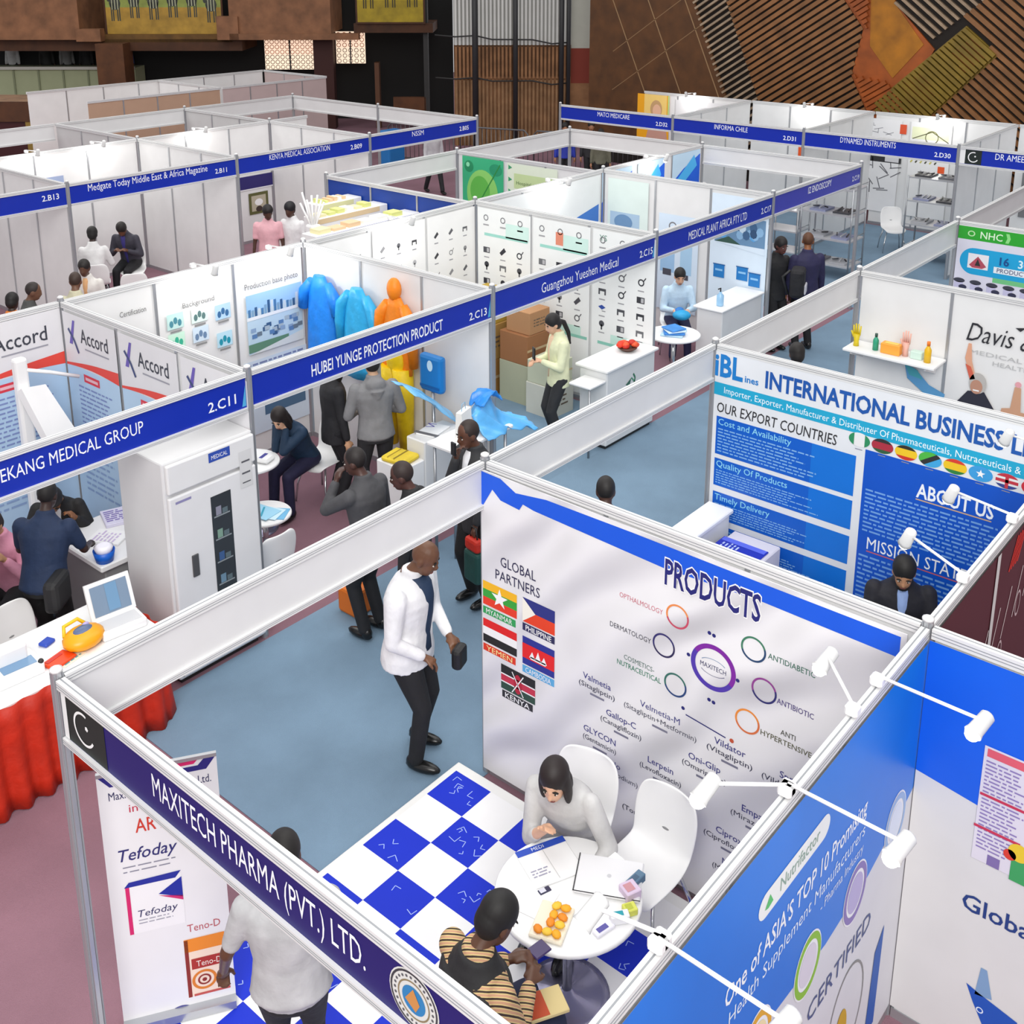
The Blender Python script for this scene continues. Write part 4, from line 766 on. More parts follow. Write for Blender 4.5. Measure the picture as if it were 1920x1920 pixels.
# laptop, closed lid
slab_thing('laptop', 'closed white laptop on the round table', 'laptop', (2.09, -1.69, TT), .36, .27, .022, -62, mat('#e8e8ea', .3), lambda b: b.disc(0, 0, .012, '#c8c8cc', 1), .008, (('dark_edge', lambda b: (b.rect(-.182, -.138, .182, -.131, '#2a2a2e', .2), b.rect(-.182, -.138, -.176, .13, '#2a2a2e', .2))),))
def f(b): b.rect(-.15, .09, .15, .135, '#2148b4', 1); b.text('MEDI', -.02, .1, .025, '#dfe6f4', 2); b.lines(-.13, -.02, -.02, -.08, 3, '#9a9ab0', 1, .4, 3); b.rect(-.002, -.13, .002, .09, '#c8c8c8', 1)
slab_thing('open_catalogue', 'open white catalogue with blue heading on the round table', 'catalogue', (1.97, -1.37, TT), .3, .28, .012, -25, mat('#f0f0f0', .6), f, .003)
slab_thing('smartphone', 'small phone lying on the round table', 'phone', (1.8, -1.47, TT), .07, .035, .009, -20, mat('#3a3a55', .3), lambda b: b.rect(-.03, -.013, .005, .013, '#d8d8e4', 1), .003)
slab_thing('paper_sheet', 'blank white paper sheet hanging over the edge of the round table near the striped sleeves', 'paper', (1.71, -1.42, TT), .21, .29, .003, 10, mat('#f2f2f2', .7), None, .001)
o = thing('snack_tray', 'clear tray of orange snack packets on the round table', 'snacks', (1.66, -1.63, TT), 20); b = mb(); b.bev(-.12, -.09, 0, .12, .09, .02, mat('#efe6d0', .3), .006, 1); b.done('tray', o)
r = random.Random(3)
for i in range(9):
    b = mb(); x, y = -.08 + .055 * (i % 4), -.05 + .05 * (i // 4); b.ell((x, y, .03 + .006 * (i % 2)), (.03, .024, .014), ['#f2a81c', '#f0c23a', '#e88a18'][i % 3], Matrix.Rotation(r.uniform(0, 3), 3, 'Z'), 8); b.done('snack_packet', o)
for k, (x, y, w, d, h, c, c2, t) in enumerate(((1.9, -1.89, .1, .05, .05, '#f0f0f4', '#1f9aa8', 'white carton with teal mark at the edge of the round table'), (1.98, -1.9, .07, .06, .04, '#d8dc60', '#b8c040', 'small yellow green carton on the round table'), (2.07, -1.84, .09, .09, .06, '#d8c4dc', '#c89098', 'lilac carton with pink print on the round table'), (1.8, -1.86, .12, .05, .02, '#ecebf4', '#5a55a0', 'folded leaflet with violet edge on the round table'), (2.14, -1.82, .14, .05, .05, '#5a7a94', '#46607a', 'grey blue narrow box beside the empty chair'))):
    slab_thing('small_carton', t, 'carton', (x, y, TT), w, d, h, -40 + 9 * k, mat(c, .5), lambda b, c2=c2, w=w, d=d: b.rect(-w * .35, -d * .3, w * .2, d * .3, c2, 1), .004)
o = thing('literature_rack', 'heap of blue and teal leaflets on the platform under the rail at lower right', 'leaflets', (1.62, -2.45, .097))
for i, (x, y, a, c) in enumerate(((0, 0, 20, '#16229c'), (.1, .12, 60, '#e8ecf0'), (-.08, .1, -15, '#1a2aa8'), (.16, -.03, 40, '#2a9aa0'))):
    b = mb(); F = FZ((x, y, .004 * i), a); b.F = F
    b.loft([[b.at(p, q, k) for p, q in ((-.105, -.15), (.105, -.15), (.105, .15), (-.105, .15))] for k in (0, 2)], mat(c, .4), True, False); b.done('leaflet', o)
# roll-up banner behind the MAXITECH sign
A = V((.185, .12, 0)); D = (V((.675, -.2, 0)) - A).normalized(); O = A + D * .0
def f(b):
    b.rect(0, 1.6, .585, 1.7, '#241f78', 0) if 0 else None
    b.poly([(0, 1.7), (.05, 1.7), (.09, 1.655), (.49, 1.655), (.53, 1.7), (.585, 1.7), (.53, 1.625), (.06, 1.625)], '#241f78', 1); b.poly([(.09, 1.7), (.5, 1.7), (.47, 1.668), (.12, 1.668)], '#d8206a', 1)
    b.text('Maxitech Pharma (Pvt.) Ltd.', .3, 1.545, .05, '#2a2a5a', 1, width=.5); b.text('introducing', .3, 1.455, .05, '#c0304a', 1, width=.32); b.text('ARV Range', .16, 1.325, .085, '#cc3a2a', 1, 'l', .006, width=.36)
    b.text('Tefoday', .21, 1.165, .075, '#2c2c6e', 1, 'c', .006, .25, width=.29); b.lines(.08, 1.14, .4, 1.08, 2, '#8a8a9a', 1, .25, 5)
    b.rect(.08, .7, .36, 1.02, '#ecebee', 1); b.poly([(.075, 1.0), (.33, 1.0), (.36, 1.04), (.1, 1.03)], '#1d2a96', 2); b.rect(.08, .7, .1, 1.0, '#d0246a', 2); b.poly([(.36, .87), (.36, 1.0), (.24, .92)], '#15289a', 2); b.poly([(.24, .91), (.36, .85), (.36, .88)], '#c8286e', 2); b.text('Tefoday', .23, .8, .045, '#2c2c5e', 2, shear=.2, width=.2); b.lines(.13, .79, .33, .75, 2, '#9a9aa8', 2, .3, 6)
    b.text('Teno-D', .45, .63, .05, '#b8505a', 1, width=.17); b.rect(.34, .58 - .38, .56, .58, '#f0d8c4', 1); b.rect(.34, .5, .55, .585, '#e8871e', 2); b.rect(.34, .2, .36, .58, '#8a2418', 2); b.rect(.37, .38, .55, .45, '#a8281e', 2); b.text('Teno-D', .46, .395, .04, '#f4e4d8', 3, width=.13); b.ring(.43, .3, .05, .065, '#d87a1e', 2); b.ring(.43, .3, .025, .035, '#8a2418', 2); b.disc(.43, .3, .012, '#8a2418', 3); b.rect(.37, .2, .56, .215, '#c0504a', 2); b.ring(.3, .08, .07, .08, '#4a4a90', 1, 20, 200)
o = thing('roll_up_banner', 'white roll up banner for Tefoday and Teno-D behind the MAXITECH sign', 'banner', A, 0, None, True)
b = mb(FN(O, D, (0, 0, 1))); b.loft([[b.at(a, z, k) for a, z in ((0, .15), (.585, .15), (.585, 1.7), (0, 1.7))] for k in (-1, 0)], mat('#e6e5e8', .55), True, False); b.done('sheet', o)
b = mb(FN(O, D, (0, 0, 1))); f(b); b.done('print', o)
b = mb(); b.bar(A + V((0, 0, 1.705)), A + D * .585 + V((0, 0, 1.705)), .02, .02, MA); b.done('top_bar', o)
b = mb(); b.bar(A + V((0, 0, .125)), A + D * .585 + V((0, 0, .125)), .1, .05, MA); b.done('base', o)
# arm spotlights on the rails
def lamp(label, base, head, aim, power=6):
    o = thing('arm_spotlight', label, 'lamp', base, 0, 'arm spotlights', True); B = V(base); Hd = V(head); a = (V(aim) - Hd).normalized()
    b = mb(); b.bev(B.x - .03, B.y - .03, B.z, B.x + .03, B.y + .03, B.z + .05, WP, .01, 1); b.done('clamp', o)
    b = mb(); b.tube([B + V((0, 0, .045)), Hd + V((0, 0, .02))], .008, WP); b.done('arm', o)
    b = mb(); b.tube([Hd - a * .06, Hd - a * .05, Hd + a * .04, Hd + a * .06], [.02, .032, .035, .04], mat('#d4d4d4', .4), 14); b.done('head', o)
    b = mb(); b.ell(Hd + a * .06, (.034, .034, .034), mat('#fffdf6', .4, 0, '', 5)); b.done('bulb', o)
    l = bpy.data.lights.new('bulb', 'POINT'); l.energy = power * .9; l.shadow_soft_size = .06; l.color = (1, .98, .94)
    q = bpy.data.objects.new('light', l); COL.objects.link(q); q.parent = o; q.location = Hd + a * .16 - B; q.rotation_euler = a.to_track_quat('-Z', 'Y').to_euler(); return o
for lab, x, s in (('nearest arm spotlight over the blue printed wall', .54, -1), ('second arm spotlight over the blue printed wall', 1.48, -1), ('farthest arm spotlight over the blue printed wall', 2.37, -1)): lamp(lab, (x, -2.94, 2.45), (x, -3.4, 2.47), (x - 1.2, -3.05, 1.9), .5)
for lab, x, hx in (('inward arm spotlight before the lower drug names of the PRODUCTS banner', 1.47, 1.27), ('inward arm spotlight by the word ANTIDIABETIC', 2.1, 2.36), ('arm spotlight at the near corner of the round table booth', .56, .5)): lamp(lab, (x, -2.94, 2.45), (hx, -2.7, 2.48), (hx - 1.2, -2.4, 1.7), .6)
for lab, x, hx in (('arm spotlight before the word MISSION', 3.5, 3.72), ('arm spotlight before the words ABOUT US', 4.34, 4.42), ('arm spotlight by the word LINES at the right edge', 5.44, 5.5)): lamp(lab, (x, -2.94, 2.45), (hx, -2.56, 2.48), (hx + .3, -2.1, 1.3), .8)
for i, (x, y, ax, t) in enumerate(((4.5, 5.47, 'y', 'over the six product pictures'), (5.5, 5.47, 'y', 'over the town photo'), (7.4, 5.47, 'y', 'over the scattered grey pictures'), (6.9, 13.75, 'y', 'over the left of the pale wall behind the seated men'), (8.1, 13.75, 'y', 'over the right of the pale wall behind the seated men'), (10.2, 13.75, 'y', 'over the framed picture wall'), (13.2, 5.47, 'y', 'over the bright blue posters'), (10.6, 5.47, 'y', 'over the machine photo'))):
    lamp('small arm spotlight ' + t, (x, y, 2.45), (x, y - .4, 2.5), (x, y - .02, 1.6), 9)
for y, t in ((9.3, 'over the yellow portrait'), (6.3, 'over the bay under the slatted timber'), (3.4, 'over the instrument drawings'), (.6, 'over the grey strips')): lamp('small arm spotlight ' + t, (21.1, y, 2.45), (20.7, y, 2.5), (21.05, y, 1.6), 10)
# tall white cabinet
o = thing('medical_cabinet', 'tall white medical cabinet with narrow dark glass door in the aisle', 'cabinet', (2.55, 2.8, 0), world=True)
b = mb(); b.bev(2.13, 2.5, .06, 2.97, 3.14, 1.95, mat('#d5d5d6', .4), .015); b.done('body', o)
b = mb(); b.box(2.17, 2.55, 0, 2.93, 3.1, .06, DARK); b.done('plinth', o)
d = mb(); d.bev(2.15, 2.462, .1, 2.96, 2.5, 1.66, mat('#dfdfe0', .4), .012); d = d.done('door', o)
F = FY(2.461)
b = mb(F); b.rect(2.51, .42, 2.7, 1.54, mat('#33363a', .15), 1)
for i in range(5):
    z = .55 + .2 * i; b.rect(2.53, z, 2.68, z + .012, '#8a9296', 2); b.rect(2.55, z + .015, 2.6, z + .09, ['#4a7a6a', '#6a8aa0', '#3a5a8a', '#7a9a8a', '#8a8a9a'][i], 2); b.rect(2.61, z + .015, 2.66, z + .06, '#5a6a70', 2)
q = b.done('glass_pane'); q.location = q.location - o.location; q.parent = d; q.location = q.location - d.location
b = mb(F); b.bev(2.3, 2.45, .93, 2.36, 2.463, 1.12, mat('#4a4a4c', .5), .004, 1); q = b.done('handle'); q.location -= o.location + d.location; q.parent = d
b = mb(F); b.bev(2.15, 2.462, 1.69, 2.96, 2.5, 1.93, mat('#e0e0e0', .4), .012); q = b.done('head_panel', o)
b = mb(F); b.rect(2.52, 1.83, 2.72, 1.91, '#2c4ca8', 1); b.text('MEDICAL', 2.62, 1.85, .035, '#f0f0f4', 2, width=.15); b.done('name_plate', o)
b = mb(F); b.rect(2.8, 1.5, 2.92, 1.82, '#d2d2d2', 1); b.rect(2.82, 1.72, 2.9, 1.735, '#5a5a60', 2); b.rect(2.82, 1.62, 2.9, 1.635, '#5a5a60', 2); b.rect(2.82, 1.54, 2.9, 1.55, '#5a5a60', 2); b.rect(2.2, 1.6, 2.34, 1.62, '#8a86b0', 1); b.done('label_strip', o)
# table with orange skirt and devices
o = thing('skirted_table', 'long white topped table with a pleated orange cloth skirt at the left edge', 'table', (.8, 2.6, 0), world=True)
b = mb(); b.bev(-.4, 2.25, .77, 1.86, 2.96, .8, mat('#f0f0f0', .5), .008, 1); b.done('table_top', o)
for x in (-.3, 1.76):
    for y in (2.34, 2.88): b = mb(); b.tube([(x, y, 0), (x, y, .77)], .018, STEEL); b.done('leg', o)
def pleat(pts, z0, z1, m, amp, freq, flare):
    b = mb(); rings = []; n = 120; L = [0]
    for p, q in zip(pts, pts[1:]): L.append(L[-1] + (V(q) - V(p)).length)
    nz = 6; rows = []; k = b.mi(m)
    for j in range(nz + 1):
        z = z1 + (z0 - z1) * j / nz; row = []
        for i in range(n + 1):
            s = L[-1] * i / n; e = max(x for x in range(len(L) - 1) if L[x] <= s + 1e-9); p = V(pts[e]); d = (V(pts[e + 1]) - p).normalized(); nn = V((d.y, -d.x)); w = amp * (.35 + .65 * j / nz) * math.sin(s * freq + .6 * math.sin(s * 5)) + flare * (j / nz) ** 2
            q = p + d * (s - L[e]) + nn * (w + .012); row.append(b.bm.verts.new((q.x, q.y, z)))
        rows.append(row)
    for j in range(nz):
        for i in range(n): f = b.bm.faces.new((rows[j][i], rows[j][i + 1], rows[j + 1][i + 1], rows[j + 1][i])); f.smooth = True; f.material_index = k
    return b
pleat([(-.4, 2.25), (1.865, 2.25), (1.865, 2.9)], .01, .795, mat('#bc2404', .6, 0, 'cloth'), .034, 36, .045).done('skirt', o, mods=(('SOLIDIFY', dict(thickness=.004)),))
T8 = .801
def device(name, label, c, ang, fnbody, parts):
    t = thing(name, label, 'device', c, ang); b = mb(); fnbody(b); b.done('body', t)
    for n, f in parts: b = mb(); f(b); b.done(n, t)
    return t
device('ecg_monitor', 'white ECG monitor with raised grey screen on the orange skirted table', (1.66, 2.5, T8), -8, lambda b: b.bev(-.17, -.14, 0, .17, .12, .07, WP, .015),
    (('screen', lambda b: (b.hexa([(-.17, .06, .07), (.17, .06, .07), (.17, .085, .065), (-.17, .085, .065), (-.17, .16, .33), (.17, .16, .33), (.17, .185, .32), (-.17, .185, .32)], WP), b.face([(-.14, .064, .095), (.14, .064, .095), (.14, .144, .305), (-.14, .144, .305)], mat('#7a8fa6', .3)), b.face([(-.03, .066, .11), (.06, .066, .11), (.06, .14, .3), (-.03, .14, .3)], mat('#6f96b8', .3)))), ('keypad', lambda b: b.box(-.14, -.11, .07, .14, .03, .074, mat('#d4d4d6', .4)))))
device('defibrillator', 'yellow rounded defibrillator on the orange skirted table', (1.37, 2.48, T8), 10, lambda b: (b.ell((0, 0, .065), (.16, .13, .075), mat('#f4a60c', .35)), b.tube([(-.1, .08, .09), (-.06, .13, .14), (.06, .13, .14), (.1, .08, .09)], .014, mat('#e8c020', .4))),
    (('display', lambda b: b.ell((0, .0, .115), (.085, .06, .035), mat('#5a6a8c', .3))), ('handle_grip', lambda b: b.ell((.05, .03, .13), (.03, .02, .02), mat('#b8a8d8', .4)))))
device('electrode_pouch', 'flat red orange pouch on the orange skirted table', (1.15, 2.43, T8), 15, lambda b: b.bev(-.1, -.07, 0, .1, .07, .025, mat('#e04410', .4), .01), (('flap', lambda b: b.box(-.08, .02, .025, .05, .05, .028, mat('#c82818', .4))),))
device('patient_monitor', 'white patient monitor with tilted blue screen, left end of the devices', (.88, 2.53, T8), -5, lambda b: (b.bev(-.16, -.13, 0, .16, .13, .09, WP, .015), b.bev(-.15, .0, .08, .1, .13, .2, WP, .015)), (('screen', lambda b: b.face([(-.11, -.1, .092), (.12, -.1, .092), (.12, .01, .094), (-.11, .01, .094)], mat('#6f92b4', .2))), ('knob', lambda b: b.ell((.14, -.11, .09), (.02, .02, .02), DARK))))
device('dark_monitor', 'dark screened device with a white top at the left edge of the skirted table', (.5, 2.55, T8), 0, lambda b: b.bev(-.11, -.1, 0, .11, .1, .2, WP, .012), (('screen', lambda b: b.box(-.09, -.104, .02, .112, -.1, .18, mat('#3a3d42', .2))), ('stripe', lambda b: b.box(-.11, -.106, -.0, .11, -.101, .02, mat('#1a50b0', .4)))))
slab_thing('leaflet_pile', 'pale leaflets lying under the yellow defibrillator', 'leaflets', (1.22, 2.4, T8), .2, .1, .006, 15, mat('#ece4d0', .6), lambda b: b.lines(-.08, .04, .08, -.04, 3, '#5aa0a8', 1, .5, 4), .002)
slab_thing('blue_pouch', 'small blue pouch behind the red pouch on the skirted table', 'pouch', (1.2, 2.7, T8), .1, .08, .03, 20, mat('#2a4ab4', .5), None, .01)
# desk of the left booth
o = thing('reception_desk', 'grey cabinet desk with white top between the man in navy and the tall cabinet', 'desk', (2.4, 3.8, 0), world=True)
b = mb(); b.bev(2.08, 3.42, .02, 2.72, 4.15, .74, mat('#8f8f90', .5), .01, 1); b.done('body', o)
b = mb(); b.bev(2.02, 3.36, .74, 2.78, 4.2, .8, mat('#ececec', .4), .012, 1); b.done('top', o)
for i in range(3): b = mb(); b.bev(2.43, 3.4, .06 + .22 * i, 2.7, 3.425, .26 + .22 * i, mat('#7d7d7f', .5), .006, 1); b.done('drawer', o)
o = thing('blue_tub', 'bright blue tub with white liner on the front edge of the grey desk', 'tub', (2.1, 3.44, .801)); b = mb(); b.lathe((0, 0, 0), [(.07, 0), (.09, .1), (.085, .1), (.07, .02)], mat('#1664d0', .4), 20); b.done('bowl', o); b = mb(); b.lathe((0, 0, .07), [(.06, 0), (.08, .06), (.05, .075)], mat('#f0eef8', .5), 14); b.done('liner', o)
for i, (x, y, a, m, c2, t) in enumerate(((2.32, 3.75, 30, '#f2f2f2', '#c8b8d8', 'white brochures on the grey desk'), (2.55, 4.02, -20, '#d8d4e8', '#7a6ab0', 'lilac brochures on the grey desk, nearest the wall'), (2.6, 3.6, 10, '#f0e8e8', '#d06a70', 'brochure with red lines on the grey desk'))): slab_thing('brochure_pile', t, 'brochures', (x, y, .801), .22, .3, .02 + .01 * i, a, mat(m, .5), lambda b, c2=c2: b.lines(-.09, .12, .09, -.1, 6, c2, 1, .5, 2), .003)
o = thing('warmer_stand', 'white warmer stand with a leaning white board in the left booth', 'equipment', (2.36, 5.1, 0), 0, None, True)
b = mb(); b.bev(2.3, 5.06, .08, 2.42, 5.16, 2.12, WP, .025); b.done('column', o)
b = mb(); b.hexa([(2.44, 4.9, 1.2), (2.72, 4.86, 1.2), (2.5, 5.04, 1.8), (2.28, 5.06, 1.82), (2.46, 4.84, 1.24), (2.74, 4.8, 1.24), (2.52, 4.98, 1.85), (2.3, 5.0, 1.87)], WP); b.done('board', o)
b = mb(); b.tube([(2.4, 5.08, 2.0), (2.6, 5.04, 1.93), (2.86, 5.0, 1.82)], .018, WP); b.done('arm', o)
b = mb(); b.bev(2.1, 4.9, 0, 2.6, 5.3, .08, WP2, .03); b.done('base', o)
# C13 counter, gowns, coverall
o = thing('stepped_counter', 'white stepped display counter before the man in the grey hoodie', 'counter', (5.25, 2.95, 0), world=True)
b = mb(); b.bev(4.86, 2.72, 0, 5.16, 3.1, .82, WP, .01, 1); b.done('low_block', o); b = mb(); b.bev(5.165, 2.72, 0, 5.7, 2.98, 1.0, WP2, .012, 1); b.done('tall_block', o)
slab_thing('folded_coveralls', 'pile of folded yellow coveralls on the low block of the stepped counter', 'clothing', (5.0, 2.9, .821), .26, .3, .06, 8, mat('#e2c63a', .7, 0, 'cloth'), lambda b: (b.rect(-.12, -.02, .12, 0, '#8a7420', 1), b.rect(-.12, .06, .12, .075, '#a88a2a', 1)), .02)
slab_thing('paper_pile', 'white papers with violet marks on the stepped counter', 'papers', (5.42, 2.85, 1.001), .3, .22, .02, 12, mat('#f2f2f2', .6), lambda b: (b.stroke([(.02, .1), (.06, .02), (.1, .12), (.12, .03)], .012, '#5a4ab0', 1), b.rect(-.15, -.14, -.1, .14, '#6a6a6e', 1)), .004)
def cloth_sheet(nx, ny, fn, m, name, parent):
    b = mb(); k = b.mi(m); vs = [[b.bm.verts.new(fn(i / nx, j / ny)) for i in range(nx + 1)] for j in range(ny + 1)]
    for j in range(ny):
        for i in range(nx): f = b.bm.faces.new((vs[j][i], vs[j][i + 1], vs[j + 1][i + 1], vs[j + 1][i])); f.material_index = k; f.smooth = True
    return b.done(name, parent, mods=(('SOLIDIFY', dict(thickness=.012)), ('SUBSURF', dict(levels=1, render_levels=1))))
def garment(label, x, a0, a1, z0, z1, m, hood=None, sleeve=None, trousers=None, cat='gown'):
    w = a1 - a0; c = (a0 + a1) / 2; t = thing('hanging_gown' if cat == 'gown' else 'hanging_coverall', label, cat, (x, -c, z0), 0, None, True)
    def body(b, lo, hi, m2, f0=1., f1=.55):
        rings = []; n = 22
        for j in range(9):
            s = j / 8; z = lo + (hi - lo) * s; h = w * .36 * (f0 + (f1 - f0) * s ** 3) if j < 8 else w * .12; d = .075 * (1 - .4 * s)
            rings.append([(x - .085 + d * math.sin(q) * (1 + .12 * math.sin(q * 7 + j * .3)), -c + h * math.cos(q) * (1 + .05 * math.sin(q * 9)), z) for q in (2 * PI * i / n for i in range(n))])
        b.loft(rings, m2)
    b = mb(); body(b, z0 if not trousers else z0 + (z1 - z0) * .5, z1, m); b.done('body', t)
    for s in (-1, 1):
        b = mb(); b.tube([(x - .09, -c - s * w * .2, z1 - .08), (x - .1, -c - s * w * .36, z1 - .22), (x - .1, -c - s * w * .42, z1 - .42), (x - .09, -c - s * w * .43, z1 - (sleeve or .6))], [.05, .075, .065, .05], m, 10); b.done('sleeve', t)
    if hood: b = mb(); b.ell((x - .1, -c, z1 + .09), (.075, .09, .13), m, None, 12); b.done('hood', t)
    if trousers:
        for s in (-1, 1): b = mb(); b.tube([(x - .09, -c - s * w * .14, z0 + (z1 - z0) * .54), (x - .09, -c - s * w * .18, z0 + (z1 - z0) * .3), (x - .09, -c - s * w * .2, z0)], [w * .2, w * .17, w * .13], trousers, 12); b.done('trouser_leg', t)
        b = mb(); b.ell((x - .13, -c - .02, z0 + (z1 - z0) * .58), (.06, w * .22, .2), trousers, None, 12); b.done('belly_patch', t)
    return t
garment('deep blue hanging gown left on the side wall', 5.97, -5.42, -4.72, .95, 2.13, mat('#1682e6', .45, 0, 'cloth'), sleeve=.35)
garment('lighter cyan hanging gown right of the deep blue one', 5.97, -4.78, -4.1, 1.05, 2.1, mat('#2aa8e0', .4, 0, 'cloth'), sleeve=.7)
garment('orange and yellow hooded coverall hanging on the side wall', 5.97, -4.13, -3.53, .4, 2.12, mat('#ee8410', .5, 0, 'cloth'), hood=1, sleeve=.75, trousers=mat('#f0cc10', .5, 0, 'cloth'), cat='coverall')
o = thing('gown_form', 'upright blue folder shaped gown display near the orange coverall', 'display', (5.75, 3.15, 0), 0, None, True)
b = mb(); b.bev(5.7, 3.0, 1.25, 5.8, 3.32, 1.66, mat('#1a78c0', .4), .04); b.done('torso', o); b = mb(); b.tube([(5.75, 3.16, .0), (5.75, 3.16, 1.26)], .02, STEEL); b.done('stand', o); b = mb(FX(5.698)); b.disc(-3.15, 1.55, .04, '#c8e4f4', 1, .06); b.rect(-3.3, 1.3, -3.02, 1.33, '#0f5a9c', 1); b.done('emblem', o); b = mb(); b.lathe((5.78, 3.2, 0), [(.17, 0), (.16, .02)], STEEL); b.done('base', o)
o = thing('gown_table', 'tall white display table draped with pale blue film gowns', 'table', (5.45, 2.32, 0), 0, None, True)
b = mb(); b.bev(4.95, 2.1, 1.12, 5.8, 2.48, 1.16, WP, .01, 1); b.done('table_top', o)
for x in (5.0, 5.74):
    for y in (2.16, 2.42): b = mb(); b.tube([(x, y, 0), (x, y, 1.12)], .016, STEEL); b.done('leg', o)
FB = mat('#5aaeea', .3, 0, 'cloth'); FB2 = mat('#2a86dc', .3, 0, 'cloth')
o = thing('film_gown', 'crumpled translucent blue film gown spread over the right end of the display table', 'gown', (5.7, 2.3, 1.06), 0, None, True)
r = random.Random(12)
def wig(s, k): return math.sin(s * k) * .5 + math.sin(s * k * 2.3 + 1) * .3
cloth_sheet(26, 18, lambda u, v: (5.36 + .78 * u, 2.06 + .4 * v - .05 * wig(u, 9), 1.175 + .09 * abs(wig(u * 1.3 + v, 8)) + .3 * math.exp(-((u - .25) ** 2 + (v - .6) ** 2) * 16) - .3 * max(0, u - .55) - .25 * max(0, .25 - v)), FB, 'sheet', o)
cloth_sheet(12, 10, lambda u, v: (5.44 + .3 * u, 2.18 + .2 * v, 1.4 + .1 * abs(wig(u + v, 7)) + .1 * math.sin(PI * u)), FB2, 'crumple', o)
o = thing('film_gown', 'pale blue film gown with pointed corner spread beside the upright blue display', 'gown', (5.4, 2.9, 1.02), 0, None, True)
cloth_sheet(20, 10, lambda u, v: (5.1 + .68 * u, 2.78 + .36 * v - .05 * wig(u, 8), 1.56 - .5 * u ** 1.3 + .04 * abs(wig(u + v, 9)) - .14 * max(0, .5 - v) * (1 + u)), mat('#78bdea', .3, 0, 'cloth'), 'sheet', o)
o = thing('paper_bag', 'white paper carrier bag standing on the display table with the film gowns', 'bag', (5.22, 2.24, 1.162), 15)
b = mb(); b.hexa([(-.09, -.05, 0), (.09, -.05, 0), (.09, .05, 0), (-.09, .05, 0), (-.1, -.03, .3), (.1, -.03, .3), (.1, .03, .3), (-.1, .03, .3)], mat('#efefec', .6)); b.done('body', o)
b = mb((V((0, -.048, 0)), V((1, 0, 0)), V((0, .07, 1)), V((0, -1, 0)))); b.rect(-.04, .1, .05, .15, '#a8b060', 2); b.text('EGS', 0, .11, .03, '#5a6a3a', 3); b.done('print', o)
b = mb(); b.tube([(-.04, 0, .3), (-.03, 0, .37), (.03, 0, .37), (.04, 0, .3)], .004, mat('#8ab8d8', .5)); b.done('handle', o)
for i in range(3): slab_thing('leaflet_fan', ['top', 'middle', 'bottom'][i] + ' pale blue leaflet on the low round table', 'leaflet', (3.84 + .03 * i, 3.62 - .04 * i, .461 + .006 * (2 - i)), .22, .28, .005, 10 + 12 * i, mat(['#9ad0ea', '#c8e6f4', '#6fb4dc'][i], .5), lambda b: b.stroke([(-.08, -.05), (.08, .05)], .02, '#2a9ab8', 1), .001)
slab_thing('tablet_stand', 'white device with dark blue bar on the table of the woman in navy', 'device', (4.2, 4.05, .751), .16, .2, .05, 20, WP, lambda b: b.rect(-.05, -.02, .07, .02, '#2a2a8a', 1), .02)
b = mb(); b.bev(3.66, 2.12, .01, 3.95, 2.36, .26, mat('#d8701c', .6), .03); b.bar((3.74, 2.24, .25), (3.88, 2.24, .32), .02, .01, '#b85a14'); tag(b.done('orange_bag'), 'orange bag on the floor behind the man in the white jacket', 'bag')
# C15 counter and boxes
o = thing('display_counter', 'white angular counter with green leaf logo before the woman in the pale jacket', 'counter', (8.4, 2.65, 0), world=True)
b = mb(); b.bev(7.92, 2.46, .05, 8.93, 2.86, 1.0, mat('#dedfe0', .4), .012, 1); b.done('body', o); b = mb(); b.bev(7.88, 2.43, .985, 8.97, 2.9, 1.02, WP, .008, 1); b.done('top', o); b = mb(); b.box(7.95, 2.49, 0, 8.9, 2.83, .05, DARK); b.done('plinth', o)
b = mb(FY(2.458)); b.poly([(8.3, .72), (8.42, .78), (8.38, .68)], '#3a6a5a', 1); b.stroke([(8.4, .62), (8.47, .66), (8.5, .76), (8.46, .82)], .025, '#2f7a5a', 1); b.stroke([(8.42, .78), (8.5, .7), (8.47, .62)], .018, '#4a9a78', 1); b.done('leaf_logo', o)
b = mb(); b.bev(7.6, 2.47, .86, 7.915, 2.78, .89, WP, .008, 1); b.tube([(7.63, 2.5, 0), (7.63, 2.5, .86)], .014, STEEL); b.done('side_flap', o)
o = thing('flower_bowl', 'bowl of red blossoms on the angular white counter', 'flowers', (8.62, 2.66, 1.021)); b = mb(); b.lathe((0, 0, 0), [(.06, 0), (.12, .04), (.11, .05)], mat('#5a3a30', .5), 18); b.done('bowl', o)
r = random.Random(1)
for i in range(9): b = mb(); b.ell((r.uniform(-.09, .09), r.uniform(-.07, .07), .07 + r.uniform(0, .035)), (.055, .05, .035), ['#e23a1e', '#ec5a30', '#c82a18'][i % 3], None, 8); b.done('blossom', o)
